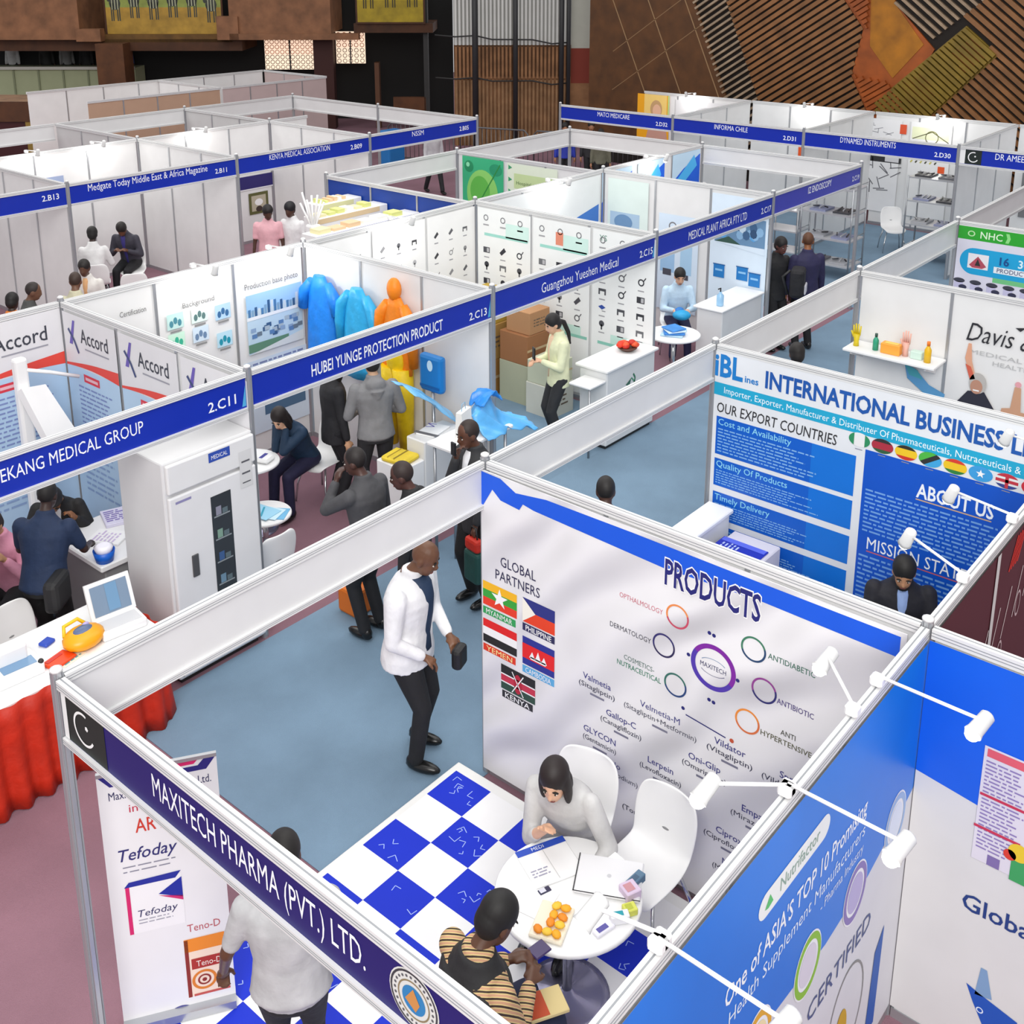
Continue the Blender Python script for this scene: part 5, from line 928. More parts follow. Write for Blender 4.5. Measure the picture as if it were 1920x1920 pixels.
for i, (x, y, z, w, d, h, c, t) in enumerate(((8.55, 4.85, 0, .55, .5, .5, '#a8783a', 'brown cardboard box at the bottom rear of the stack'), (8.55, 4.85, .502, .55, .5, .48, '#b08a4a', 'ochre cardboard box in the middle of the rear stack'), (8.55, 4.85, .984, .5, .46, .4, '#b89a3c', 'yellowish cardboard box on top of the rear stack'), (8.62, 4.25, 0, .5, .5, .55, '#b2b49a', 'grey green carton at the floor of the front stack'), (8.62, 4.25, .552, .5, .48, .4, '#9c6a44', 'reddish brown cardboard box on the grey green carton'), (8.45, 3.72, 0, .45, .42, .42, '#cfcfc4', 'pale carton nearest the woman in the pale jacket'), (8.45, 3.72, .422, .42, .4, .3, '#c8ccb4', 'pale greenish carton with dark print on the pale carton'), (8.62, 4.22, .954, .4, .4, .3, '#b4865e', 'small tan box on top of the front stack'))):
    o = thing('cardboard_box', t, 'box', (x, y, z), r.uniform(-4, 4)); b = mb(); b.bev(-w / 2, -d / 2, 0, w / 2, d / 2, h, mat(c, .8), .006, 1); b.done('carton', o); b = mb(FY(-d / 2)); b.rect(-w * .5, h * .46, w * .5, h * .54, mat('#c8b088', .4), 1) if i % 2 == 0 else b.lines(-w * .3, h * .7, w * .3, h * .3, 3, '#6a5a4a', 1, .4, i); b.done('tape', o)
# C17
o = thing('display_counter', 'white counter with a blue pump bottle under sign 2.C17', 'counter', (11.35, 2.75, 0), world=True)
b = mb(); b.bev(10.78, 2.58, 0, 11.9, 2.98, .98, mat('#dcdcdc', .4), .012, 1); b.done('body', o); b = mb(); b.bev(10.74, 2.56, .98, 11.94, 3.02, 1.01, WP, .008, 1); b.done('top', o)
o = thing('pump_bottle', 'clear blue pump bottle on the counter under sign 2.C17', 'bottle', (10.95, 2.72, 1.011)); b = mb(); b.lathe((0, 0, 0), [(.045, 0), (.05, .02), (.05, .15), (.02, .18), (.018, .2)], mat('#9cc8ea', .2), 16); b.done('bottle', o); b = mb(); b.tube([(0, 0, .19), (0, 0, .25), (-.06, 0, .25)], .01, DARK); b.done('pump', o)
for i in range(4): slab_thing('folded_gown', ['bottom', 'second', 'third', 'top'][i] + ' folded blue gown in the pile on the round table', 'gown', (10.2, 2.98, .751 + .022 * i), .34 - .03 * i, .3 - .02 * i, .02, 20 + 17 * i, mat(['#b8dcf4', '#2f80d0', '#cfe6f6', '#3a8ad8'][i], .5, 0, 'cloth'), None, .008)
# IBL booth counter and table
o = thing('narrow_counter', 'narrow white counter at the open front of the INTERNATIONAL BUSINESS booth', 'counter', (5.6, -.2, 0), world=True)
b = mb(); b.bev(5.22, -.3, .95, 5.93, -.05, .99, WP, .008, 1); b.done('top', o); b = mb(); b.bev(5.26, -.28, 0, 5.9, -.08, .95, WP2, .01, 1); b.done('body', o)
o = thing('low_cabinet', 'white low cabinet behind the narrow counter', 'cabinet', (5.5, -.6, 0), world=True); b = mb(); b.bev(5.28, -.8, 0, 5.85, -.36, .84, mat('#dcd8e0', .4), .01, 1); b.done('body', o)
slab_thing('display_folder', 'dark blue folder with pale lines on the low cabinet', 'folder', (5.52, -.56, .841), .34, .42, .012, 0, mat('#1a2ab0', .35), lambda b: (b.lines(-.12, .17, .1, 0, 5, '#b8c8f0', 1, .45, 7), b.rect(.1, -.2, .165, .2, '#5a6ae0', 1)), .003)
o = thing('side_table', 'small white side table before the INTERNATIONAL BUSINESS print', 'table', (5.6, -1.12, 0), 0, None, True); b = mb(); b.bev(5.42, -1.32, .67, 5.78, -.92, .7, WP, .006, 1); b.done('table_top', o); b = mb(); b.bev(5.46, -1.28, 0, 5.74, -.96, .67, WP2, .006, 1); b.done('body', o)
slab_thing('brochure_pile', 'colourful leaflets in front of the INTERNATIONAL BUSINESS print', 'brochures', (5.6, -1.12, .701), .22, .3, .03, 10, mat('#d8c8cc', .5), lambda b: (b.rect(-.1, -.14, .0, .1, '#c05a60', 1), b.rect(.0, -.1, .1, .15, '#3a4ab0', 1), b.stroke([(-.1, .16), (.0, .1)], .03, '#2a2a2a', 2)), .004)
# Davis shelf
o = thing('wall_shelf', 'white wall shelf holding gloves and bottles', 'shelf', (8.8, -.48, 1.65), 0, None, True); b = mb(); b.bev(8.62, -1.0, 1.65, 8.97, -.04, 1.68, WP, .006, 1); b.done('board', o)
for y in (-.12, -.9): b = mb(); b.hexa([(8.66, y - .01, 1.62), (8.97, y - .01, 1.5), (8.97, y + .01, 1.5), (8.66, y + .01, 1.62), (8.66, y - .01, 1.65), (8.97, y - .01, 1.65), (8.97, y + .01, 1.65), (8.66, y + .01, 1.65)], WP2); b.done('bracket', o)
SZ = 1.681
def hand_form(label, c, m, h):
    t = thing('glove_form', label, 'glove', c, 90); b = mb(); b.tube([(0, 0, 0), (0, 0, h * .25), (0, 0, h * .55)], [.03, .026, .036], m, 12); b.done('cuff', t)
    for i in range(4): b = mb(); x = -.03 + .02 * i; b.tube([(x, 0, h * .5), (x * 1.3, 0, h * (.92 + .08 * (i in (1, 2))))], [.011, .008], m, 8); b.done('finger', t)
    b = mb(); b.tube([(.03, 0, h * .38), (.06, 0, h * .65)], [.012, .009], m, 8); b.done('thumb', t); return t
hand_form('yellow glove form at the left end of the wall shelf', (8.78, -.12, SZ), mat('#dcc41c', .5), .24)
hand_form('pink fingered glove form in the middle of the wall shelf', (8.8, -.64, SZ), mat('#e4b0a0', .5), .27)
def bottle(label, c, m, h, r0, cap): t = thing('bottle', label, 'bottle', c); b = mb(); b.lathe((0, 0, 0), [(r0, 0), (r0, h * .6), (r0 * .5, h * .75), (r0 * .4, h * .8)], m, 14); b.done('body', t); b = mb(); b.lathe((0, 0, h * .8), [(r0 * .5, 0), (r0 * .5, h * .2)], cap, 10); b.done('cap', t)
bottle('dark green bottle on the wall shelf', (8.78, -.33, SZ), mat('#2a9a78', .4), .18, .03, mat('#2a4a40', .4))
bottle('orange and yellow bottle at the right end of the wall shelf', (8.76, -.88, SZ), mat('#e8b81c', .4), .22, .035, mat('#e87a18', .4))
slab_thing('glove_box', 'orange glove box on the wall shelf', 'box', (8.78, -.5, SZ), .1, .2, .11, 0, mat('#f0a43c', .5), lambda b: b.rect(-.03, -.07, .03, .07, '#f4cc60', 1))
slab_thing('glove_box', 'pale mint glove box right of the pink glove form', 'box', (8.8, -.76, SZ), .08, .12, .08, 0, mat('#c8e0d4', .5))
# steel racks in the cross aisle
def rack(label, x, y, w, d, h, n, rz, m=STEEL):
    t = thing('wheeled_rack', label, 'rack', (x, y, 0), rz)
    for sx in (-1, 1):
        for sy in (-1, 1):
            b = mb(); b.tube([(sx * w / 2, sy * d / 2, .1), (sx * w / 2, sy * d / 2, h)], .016, m); b.done('upright', t)
            b = mb(); b.ell((sx * w / 2, sy * d / 2, .05), (.05, .02, .05), DARK, None, 10); b.done('castor', t)
    for i in range(n):
        z = .25 + (h - .3) * i / (n - 1); b = mb(); b.box(-w / 2, -d / 2, z, w / 2, d / 2, z + .025, mat('#c4c6ca', .3, .4)); b.tube([(-w / 2, -d / 2, z + .09), (w / 2, -d / 2, z + .09)], .008, m); b.done('shelf', t)
    return t
rack('wheeled steel rack right of the two standing men', 16.7, 3.7, .6, .95, 1.7, 4, 0)
rack('wheeled steel rack of instruments before the instrument drawings', 18.9, 2.65, .6, .9, 1.65, 4, 0)
rack('low steel trolley at the end of the violet blue corner sign', 17.0, 4.75, .5, .7, 1.1, 3, 0)
r = random.Random(21); k = 0
for x, y, zs, nm in ((16.7, 3.7, (.275, .74, 1.207, 1.675), 'right of the standing men'), (18.9, 2.65, (.275, .725, 1.175, 1.626), 'before the instrument drawings')):
    for j, z in enumerate(zs):
        lv = ['bottom', 'second', 'third', 'top'][j]
        for q in range(2):
            o = thing('instrument_tray', 'tray, %s half of %s shelf, rack %s' % (('left', 'right')[q], lv, nm), 'tray', (x, y + .22 - .44 * q, z + .001), 0, 'instrument trays on the racks')
            b = mb(); b.box(-.2, -.15, 0, .2, .15, .03, mat(['#6a6a70', '#a8aab0', '#8a90b0', '#3c3d42'][(j + q) % 4], .4)); b.done('tray', o)
            for n_ in range(3): b = mb(); a = r.uniform(0, 3); b.bar((-.12 * math.cos(a), -.1 + .1 * n_, .04), (.12 * math.cos(a), -.1 + .1 * n_ + .05 * math.sin(a), .06), .02, .02, mat(['#2c2d32', '#c4c6ca', '#55585e'][n_], .3)); b.done('tool', o)
o = thing('ring_stand', 'steel ring light frame on top of the rack right of the standing men', 'stand', (16.7, 3.7, 1.72)); b = mb(); b.tube([(0, .18 * math.cos(2 * PI * i / 16), .22 + .18 * math.sin(2 * PI * i / 16)) for i in range(17)], .015, STEEL); b.done('ring', o); b = mb(); b.bev(-.06, -.06, -.02, .06, .06, .04, DARK, .01, 1); b.done('foot', o)
# stepped shelves on the deep blue wall
for i, (y, z, c, t) in enumerate(((7.75, 2.12, '#dcdca8', 'rear white shelf box with yellow goods on the deep blue wall'), (7.2, 2.09, '#e0c8a0', 'middle white shelf box with orange and yellow goods on the deep blue wall'), (6.55, 2.06, '#2a3ab0', 'front white shelf box with a blue edge on the deep blue wall'))):
    o = thing('shelf_box', t, 'shelf', (8.0, y, z), 0, None, True); x0 = (8.05, 7.55, 6.98)[i]; b = mb(); b.bev(x0, y - .15, z - .12, 8.86, y + .15, z + .1, WP, .008, 1); b.done('box', o)
    b = mb(); b.box(x0, y - .154, z + .02, 8.7, y - .15, z + .09, mat(c, .5)); b.done('edge_strip', o)
    r = random.Random(i); 
    for n_ in range(6): b = mb(); x = x0 + .08 + (8.55 - x0) * n_ / 6; b.box(x, y - .1, z + .1, x + (8.4 - x0) / 7, y + .08, z + .13 + .03 * r.random(), mat(r.choice(['#e8e0b0', '#f0f0e8', '#e8c8a0', '#d8dc8a']), .5)); b.done('pack', o)
b = mb(); b.tube([(7.3, 6.85, 0), (7.3, 6.85, 1.95)], .03, WP); b.bev(7.22, 6.77, 1.9, 7.38, 6.93, 2.2, WP, .03); b.bev(7.1, 6.65, 0, 7.5, 7.05, .03, WP, .01)
for i in range(7): a = i * .9; b.tube([(7.3, 6.85, 2.1), (7.3 + .16 * math.cos(a), 6.85 + .16 * math.sin(a), 2.5 + .06 * (i % 3))], .014, WP)
tag(b.done('branch_stand'), 'white branching display stand left of the stepped shelves', 'stand')
# barriers
def barrier(x, y, rz, label):
    t = thing('crowd_barrier', label, 'barrier', (x, y, 0), rz, 'steel crowd barriers'); m = mat('#6c6e72', .4, .5)
    b = mb(); b.tube([(-1, 0, .12), (-1, 0, 1.0), (-.9, 0, 1.1), (.9, 0, 1.1), (1, 0, 1.0), (1, 0, .12), (-1, 0, .15)], .022, m); b.done('frame', t)
    for i in range(14): b = mb(); xx = -.87 + .134 * i; b.tube([(xx, 0, .14), (xx, 0, 1.09)], .009, m, 6); b.done('bar', t)
    for s in (-.8, .8): b = mb(); b.bar((s, -.28, .02), (s, .28, .02), .05, .04, m); b.tube([(s, 0, .02), (s, 0, .14)], .018, m); b.done('foot', t)
    return t
B0 = barrier(20.0, 17.4, -70, 'crowd barrier left of the thick black pole')
for x, y, l in ((20.75, 15.35, 'crowd barrier under the ribbed pillar, left part'), (21.45, 13.3, 'crowd barrier under the ribbed pillar, right part'), (22.1, 11.3, 'crowd barrier seen below the far white fascia')): dup(B0, (x, y, 0), -72, l)
b = mb(); b.bev(18.3, 16.9, 0, 18.9, 17.3, 1.15, mat('#2478c0', .4), .05); tag(b.done('blue_bin'), 'bright blue panel box under the last far left sign', 'box')
# ---------------------------------------------------------------- people
def cap(b, p0, p1, r0, r1, m):
    p0, p1 = V(p0), V(p1); b.tube([p0, p1], [r0, r1], m, 12); b.ell(p0, (r0, r0, r0), m, None, 10); b.ell(p1, (r1, r1, r1), m, None, 10)
def ik(A, B, l1, l2, pole):
    d = B - A; L = min(d.length, (l1 + l2) * .998); d = d.normalized(); B = A + d * L
    x = (l1 * l1 - l2 * l2 + L * L) / (2 * L); h = math.sqrt(max(l1 * l1 - x * x, 0)); p = V(pole); p = p - d * p.dot(d)
    return A + d * x + (p.normalized() * h if p.length > 1e-4 else V()), B
HDK = '#17130f'
def person(label, x, y, z=0, face=0, H=1.72, sit=None, lean=0, head=(8, 0), hr=None, hl=None, fr=None, fl=None, skin='#6b4630', hair=('short', HDK), fwid=1., sl=.9, top=('#555555', 'long', .1), vest=None, front=None, pants='#1c1c20', shoe='#151515', det=1, girth=1., pn=(0, 0, -1), hood=False, beard=False, curl=30):
    s = H / 1.72; t = thing('person', label, 'person', (x, y, z), face, 'people'); vox = (.018, .012, .0085)[det]
    MS = mat(skin, .45, 0, 'skin'); rm = lambda v, it=2: (('REMESH', dict(mode='VOXEL', voxel_size=v, use_smooth_shade=True)), ('SMOOTH', dict(factor=.5, iterations=it)))
    P = V((0, 0, sit + .1 if sit else .93 * s)); a = math.radians(lean); T = V((math.sin(a), 0, math.cos(a))); FW = V((math.cos(a), 0, -math.sin(a))); LV = V((0, 1, 0))
    at = lambda u, f=0, l=0: P + T * (u * s) + FW * (f * s) + LV * (l * s)
    bw = girth
    ST = [(-.1, .13, .1), (-.04, .165, .118), (.06, .152, .112), (.16, .143, .107), (.28, .16, .116), (.38, .178, .118), (.45, .172, .1), (.49, .125, .08), (.53, .07, .062), (.58, .055, .055)]
    def torso(b, m, inf=0, lo=-.1, hi=.6, fo=0, wk=1):
        R = []
        for u, w, d in ST:
            if u < lo - 1e-6 or u > hi: continue
            R.append([at(u, fo) + LV * ((w * bw * wk * s + inf) * math.cos(q)) + FW * ((d * bw * s + inf) * math.sin(q)) for q in (2 * PI * i / 20 for i in range(20))])
        b.loft(R, m)
    # limbs
    SH = {k: at(.445, 0, k * .175 * bw) for k in (1, -1)}; HP = {k: at(-.03, 0, k * .09) for k in (1, -1)}
    WT = {}; EL = {}; KN = {}; AN = {}
    for k, hh in ((1, hl), (-1, hr)):
        tgt = V(hh) if hh else at(-.12, .05, k * .25 * bw)
        EL[k], WT[k] = ik(SH[k], tgt, .285 * s, .25 * s, (-.4, k * .6, -1) if hh else (-1, k * .7, 0))
    for k, ff in ((1, fl), (-1, fr)):
        if ff: tgt = V(ff)
        elif sit: tgt = V((.42 * s, k * .11, .085))
        else: tgt = V((.0, k * .1 * s, .085))
        KN[k], AN[k] = ik(HP[k], tgt, .43 * s, .42 * s, (1, 0, .3))
    # head frame
    N = at(.55); hp, hy = head; HR = Matrix.Rotation(math.radians(hy), 3, 'Z') @ Matrix.Rotation(math.radians(hp), 3, 'Y'); HC = N + V((.02, 0, .015)) * s + HR @ V((.03, 0, .13)) * s
    hpt = lambda p: HC + HR @ (V(p) * s); hs = lambda r: tuple(q * s for q in r)
    b = mb()
    torso(b, MS); b.tube([at(.46), at(.55), hpt((-.015, 0, -.06))], [.06 * s, .053 * s, .05 * s], MS, 12)
    b.ell(hpt((-.005, 0, .03)), hs((.095, .077, .1)), MS, HR); b.ell(hpt((.03, 0, -.03)), hs((.065, .06, .092)), MS, HR); b.ell(hpt((.042, 0, -.082)), hs((.042, .04, .034)), MS, HR); b.ell(hpt((.096, 0, -.026)), hs((.019, .015, .024)), MS, HR, 8); b.ell(hpt((.092, 0, .0)), hs((.012, .009, .03)), MS, HR, 8)
    for k in (1, -1):
        b.ell(hpt((-.008, k * .076, -.008)), hs((.022, .012, .034)), MS, HR, 8)
        cap(b, SH[k], EL[k], .048 * s * bw, .039 * s, MS); cap(b, EL[k], WT[k], .038 * s, .027 * s, MS)
        cap(b, HP[k], KN[k], .085 * s * bw, .055 * s, MS); cap(b, KN[k], AN[k], .053 * s, .036 * s, MS); b.ell(AN[k] + V((.06, 0, -.04)) * s, hs((.11, .038, .035)), MS)
        d = (WT[k] - EL[k]).normalized(); n = V(pn) if (hr if k == -1 else hl) else V((0, -k, 0)); n = (n - d * n.dot(d)); n = n.normalized() if n.length > .1 else d.orthogonal(); side = d.cross(n).normalized()
        if side.dot(V((1, -k * .4, 0))) < 0: side = -side        # thumb side
        W0 = WT[k]; q = lambda u, l, h=0: W0 + (d * u + side * l + n * h) * s
        b.tube([q(-.01, 0), q(.03, 0), q(.07, 0), q(.095, 0)], [.026 * s, .03 * s, .034 * s, .026 * s] if det == 0 else [.024 * s, .026 * s, .027 * s, .022 * s], MS, 10)
        if det:
            b.ell(q(.05, .018), hs((.03, .02, .016)), MS, None, 8); b.ell(q(.05, -.018), hs((.03, .02, .016)), MS, None, 8)
        fr_ = .0095 if det else .012
        for i, L in enumerate((.075, .085, .08, .06)):
            l = .03 - .02 * i; c1, c2 = math.radians(curl), math.radians(curl * 2.2); p0 = q(.085, l); p1 = p0 + (d * math.cos(c1) + n * math.sin(c1)) * L * .5 * s; p2 = p1 + (d * math.cos(c2) + n * math.sin(c2)) * L * .5 * s
            b.tube([q(.05, l * .8), p0, p1, p2], [fr_ * s, fr_ * s, fr_ * .95 * s, fr_ * .8 * s], MS, 7)
        b.tube([q(.02, .02), q(.05, .05, .01), q(.085, .058, .025)], [.013 * s, .012 * s, .01 * s], MS, 7)
    b.done('body', t, mods=rm(vox))
    # clothes
    tc, kind, hem = top; MT = mat(tc, .75, 0, 'cloth') if isinstance(tc, str) else tc; b = mb()
    torso(b, MT, .017, -.1, .5); b.loft([[at(u, f) + LV * (w * s * math.cos(q)) + FW * (dd * s * math.sin(q)) for q in (2 * PI * i / 16 for i in range(16))] for u, w, dd, f in ((.4, .17 * bw, .115 * bw, 0), (.47, .16 * bw, .108 * bw, 0), (.515, .105 * bw, .09 * bw, 0), (.55, .084, .078, .004), (.59, .075, .071, .01))], MT)
    if not sit or hem > .2: b.loft([[at(u) + LV * (w * math.cos(q)) + FW * (dd * math.sin(q)) for q in (2 * PI * i / 20 for i in range(20))] for u, w, dd in ((-hem, .185 * s * bw, .14 * s * bw), (-.04, .182 * s * bw, .138 * s * bw), (.02, .17 * s * bw, .13 * s * bw))], MT)
    else: b.ell(at(-.04), (.145 * s * bw, .185 * s * bw, .1), MT)
    for k in (1, -1):
        e = EL[k]; w_ = e + (WT[k] - e) * sl; cap(b, SH[k], e if kind == 'long' else SH[k] + (e - SH[k]) * .75, .066 * s * bw, .054 * s, MT)
        if kind == 'long': cap(b, e, w_, .053 * s, .041 * s, MT)
        b.ell(SH[k] + T * .005, (.066 * s * bw,) * 3, MT, None, 10)
    if hood: b.ell(at(.5, -.07), (.07 * s, .11 * s, .08 * s), MT); b.tube([at(.44, -.1), at(.36, -.13)], [.09 * s, .03 * s], MT)
    b.done({'short': 'shirt', 'long': 'jacket'}[kind], t, mods=rm(max(vox, .011), 3))
    if vest:
        b = mb(); VM = mat(vest, .75, 0, 'cloth'); torso(b, VM, .034, -.1, .46, wk=.94); b.loft([[at(u) + LV * (w * s * math.cos(q)) + FW * (dd * s * math.sin(q)) for q in (2 * PI * i / 16 for i in range(16))] for u, w, dd in ((.38, .19, .14), (.47, .165, .12), (.515, .12, .1), (.56, .09, .088))], VM); b.done('vest', t, mods=rm(.012, 3))
    if front:
        m = mat(front, .7, 0, 'cloth'); b = mb(); R = []
        for u, w in ((.0, .035 * fwid), (.12, .045), (.28, .062), (.4, .058), (.5, .05), (.55, .045)):
            d = next(dd for uu, ww, dd in ST if uu >= u - .05)
            R.append([at(u, 0) + FW * (d * bw * s * .5) + LV * (w * s * fwid * math.cos(q)) + FW * ((d * bw * s * .5 + .024) * math.sin(q)) for q in (2 * PI * i / 14 for i in range(14))])
        b.loft(R, m); b.done('shirt_front', t)
    if pants:
        MP_ = mat(pants, .8, 0, 'cloth'); b = mb(); R = []
        b.loft([[at(u) + LV * (w * s * bw * math.cos(q)) + FW * (dd * s * bw * math.sin(q)) for q in (2 * PI * i / 18 for i in range(18))] for u, w, dd in ((-.13, .14, .11), (-.04, .172, .128), (.04, .162, .12))], MP_)
        for k in (1, -1): cap(b, HP[k], KN[k], .098 * s * bw, .068 * s, MP_); cap(b, KN[k], AN[k] + V((0, 0, .01)), .066 * s, .056 * s, MP_)
        b.done('trousers', t, mods=rm(max(vox, .011), 3))
    for k in (1, -1):
        b = mb(); A = AN[k]; b.ell(A + V((.055, 0, -.043)) * s, hs((.135, .048, .04)), mat(shoe, .25)); b.ell(A + V((-.02, 0, -.02)) * s, hs((.055, .045, .06)), mat(shoe, .25)); b.done('shoe', t)
    # hair
    st, hc = hair; MH = mat(hc, .6)
    if st != 'bald':
        b = mb()
        if st == 'shaved': b.ell(hpt((-.014, 0, .036)), hs((.095, .0805, .099)), MH, HR, 18)
        else: b.ell(hpt((-.016, 0, .046)), hs((.102, .088, .103)), MH, HR, 18); b.ell(hpt((-.045, 0, .0)), hs((.075, .08, .09)), MH, HR, 14)
        if st == 'long':
            b.ell(hpt((-.055, 0, -.07)), hs((.06, .09, .15)), MH, HR); b.ell(hpt((.0, .074, -.06)), hs((.05, .024, .13)), MH, HR); b.ell(hpt((.0, -.074, -.06)), hs((.05, .024, .13)), MH, HR)
        if st == 'pony': b.tube([hpt((-.08, 0, .02)), hpt((-.15, 0, -.04)), hpt((-.17, 0, -.2)), hpt((-.15, 0, -.36))], [.03, .032, .028, .012], MH)
        if st == 'thick': b.ell(hpt((-.02, 0, .06)), hs((.11, .097, .105)), MH, HR, 18)
        b.done('hair', t, mods=rm(.009 if det else .014, 2))
    if det:
        for k in (1, -1):
            b = mb(); b.ell(hpt((.079, k * .031, .0)), hs((.0085, .0125, .0045)), mat('#d8d2ca', .4), HR, 8); b.ell(hpt((.083, k * .03, .0)), hs((.0065, .0065, .005)), mat('#1a120e', .2), HR, 8); b.done('eye', t)
            b = mb(); b.ell(hpt((.084, k * .033, .024)), hs((.008, .022, .005)), mat('#14100c', .7), HR, 8); b.done('eyebrow', t)
        b = mb(); b.ell(hpt((.084, 0, -.07)), hs((.01, .024, .008)), mat('#7a3f38', .5), HR, 8); b.done('mouth', t)
        if beard: b = mb(); b.ell(hpt((.05, 0, -.09)), hs((.042, .05, .038)), mat(hc, .8), HR, 12); b.done('beard', t)
    t['_H'] = [tuple(WT[-1]), tuple(WT[1]), tuple(HC)]
    return t
def held(t, fn, name, label, cat, k=0, off=(0, 0, 0)):
    w = t['_H'][k]; T = Matrix.Translation(t.location) @ Matrix.Rotation(t.rotation_euler.z, 4, 'Z'); p = T @ (V(w) + V(off))
    o = thing(name, label, cat, p, math.degrees(t.rotation_euler.z)); b = mb(); fn(b); b.done('body', o); return o
stripe = mat('#c8ae74', .75, 0, 'cloth').copy(); stripe.name = 'striped_knit'
nt = stripe.node_tree; w = nt.nodes.new('ShaderNodeTexWave'); w.bands_direction = 'DIAGONAL'; w.inputs['Scale'].default_value = 14; w.inputs['Distortion'].default_value = .6; tcn = nt.nodes.new('ShaderNodeTexCoord'); nt.links.new(tcn.outputs['Object'], w.inputs['Vector'])
rp = nt.nodes.new('ShaderNodeValToRGB'); rp.color_ramp.interpolation = 'CONSTANT'; rp.color_ramp.elements[0].color = lin('#3a2a20'); rp.color_ramp.elements[1].position = .22; rp.color_ramp.elements[1].color = lin('#d8c084'); e = rp.color_ramp.elements.new(.7); e.color = lin('#c89a78')
nt.links.new(w.outputs['Fac'], rp.inputs[0]); nt.links.new(rp.outputs[0], nt.nodes['Principled BSDF'].inputs['Base Color'])
LT = '#e0b090'; BR = '#5a3a28'; DB = '#4a2f22'
# near booth
p = person('seated woman with dark hair in a pale grey top at the round table', 2.43, -1.22, .095, 194, 1.66, sl=.4, sit=.46, lean=31, head=(20, 6), hr=(.44, -.02, .86), hl=(.46, .24, .67), skin=LT, hair=('long', '#1e1413'), top=('#c4c3c2', 'long', .1), pants='#8f8f92', det=2, pn=(.2, -.3, -.9), curl=22)
p = person('seated man with black waistcoat and striped sleeves, back to the sign', .98, -1.69, .095, -10, 1.7, sit=.46, lean=3, head=(32, -6), hr=(.3, -.06, .76), hl=(.3, .1, .78), fl=(.52, .13, .085), fr=(.5, -.13, .085), skin=BR, hair=('short', '#131110'), top=(stripe, 'long', .1), vest='#232325', pants='#1d2440', det=2, girth=1.06)
held(p, lambda b: b.bev(.02, -.04, .0, .12, .04, .012, mat('#3a2a5a', .3), .004, 1), 'smartphone', 'phone in the hands of the man with striped sleeves', 'phone', 1, (.08, -.06, .0))
slab_thing('notebook', 'red and cream notebook on the lap of the man with striped sleeves', 'notebook', (1.34, -1.84, .69), .2, .15, .02, -30, mat('#d8c48a', .6), lambda b: b.rect(-.1, -.07, .0, .07, '#c04a22', 1), .003)
person('standing man in a pale grey shirt seen from behind under the MAXITECH sign', .51, -.94, .095, 48, 1.54, lean=4, head=(14, 5), skin=BR, hair=('short', '#181412'), top=('#b4b4b6', 'short', .05), pants='#1b1b1e', det=2, girth=1.22, hr=(.14, -.32, .8), hl=(.12, .33, .8))
# aisle
p = person('standing bald man in a white jacket over a navy shirt in the aisle', 2.76, .53, .006, -72, 1.76, fwid=1.7, lean=4, head=(24, 8), hr=(.2, -.16, .98), hl=(.26, .12, 1.0), skin='#6e4a34', hair=('bald', HDK), top=('#e6e6e8', 'long', .12), front='#1d3350', pants='#1a1a1d', det=2, girth=1.26, fr=(.1, -.12, .085), fl=(-.02, .16, .085))
held(p, lambda b: b.bev(-.03, -.07, -.12, .05, .07, .04, mat('#141416', .5), .03), 'pouch', 'small black pouch in the hands of the man in the white jacket', 'pouch', 1, (.12, -.1, -.04))
b = mb(); 
p = person('man in a dark suit holding a phone to his chin beside the PRODUCTS banner', 4.6, 1.5, .006, 172, 1.76, lean=3, head=(10, -10), hr=(.2, -.06, 1.45), hl=(.19, .15, .78), skin='#5c3a2a', hair=('shaved', '#2a1d18'), top=('#303032', 'long', .22), front='#e8e8ea', pants='#161617', det=1, girth=1.08)
held(p, lambda b: b.bev(-.01, -.03, 0, .01, .03, .12, mat('#1a1a1c', .3), .006), 'smartphone', 'phone held by the man in the dark suit', 'phone', 0, (.05, .03, .05))
o = thing('shopping_bag', 'dark green bag with a red top held by the suited man', 'bag', (4.38, 1.36, .36), 80); b = mb(); b.bev(-.1, -.05, 0, .1, .05, .3, mat('#1f4a44', .6, 0, 'cloth'), .03); b.bev(-.09, -.045, .3, .09, .045, .42, mat('#c42a18', .6, 0, 'cloth'), .03); b.done('body', o); b = mb(); b.tube([(-.05, 0, .4), (-.03, 0, .52), (.03, 0, .52), (.05, 0, .4)], .008, DARK); b.done('handle', o)
p = person('man in a dark grey jacket with a phone at his ear, back to the aisle', 3.62, 1.86, .006, 95, 1.7, lean=4, head=(12, 22), hl=(.24, .12, 1.42), skin='#4a3028', hair=('shaved', '#1d1614'), top=('#47474a', 'long', .14), pants='#1b1c20', det=1, girth=1.08)
person('bald man in a black jacket beside the man with the phone at his ear', 3.74, 1.42, .006, 115, 1.68, lean=3, head=(14, 12), skin='#50322a', hair=('shaved', '#2e211d'), top=('#252527', 'long', .14), pants='#1b1b1e', det=1)
person('person in a grey hooded top seen from behind in the gown booth', 5.2, 3.46, 0, 62, 1.72, lean=2, head=(14, 0), hr=(.22, -.16, 1.05), hl=(.22, .16, 1.05), skin='#c8a080', hair=('short', '#1d1b1b'), top=('#858587', 'long', .08), pants='#2c2d30', det=1, girth=1.1, hood=True, fr=(0, -.14, .085), fl=(0, .14, .085))
person('slim person all in black left of the grey hooded top', 5.0, 3.88, 0, -20, 1.68, head=(10, 0), skin='#c89a78', hair=('long', '#17130f'), top=('#202024', 'long', .16), pants='#15151a', det=1)
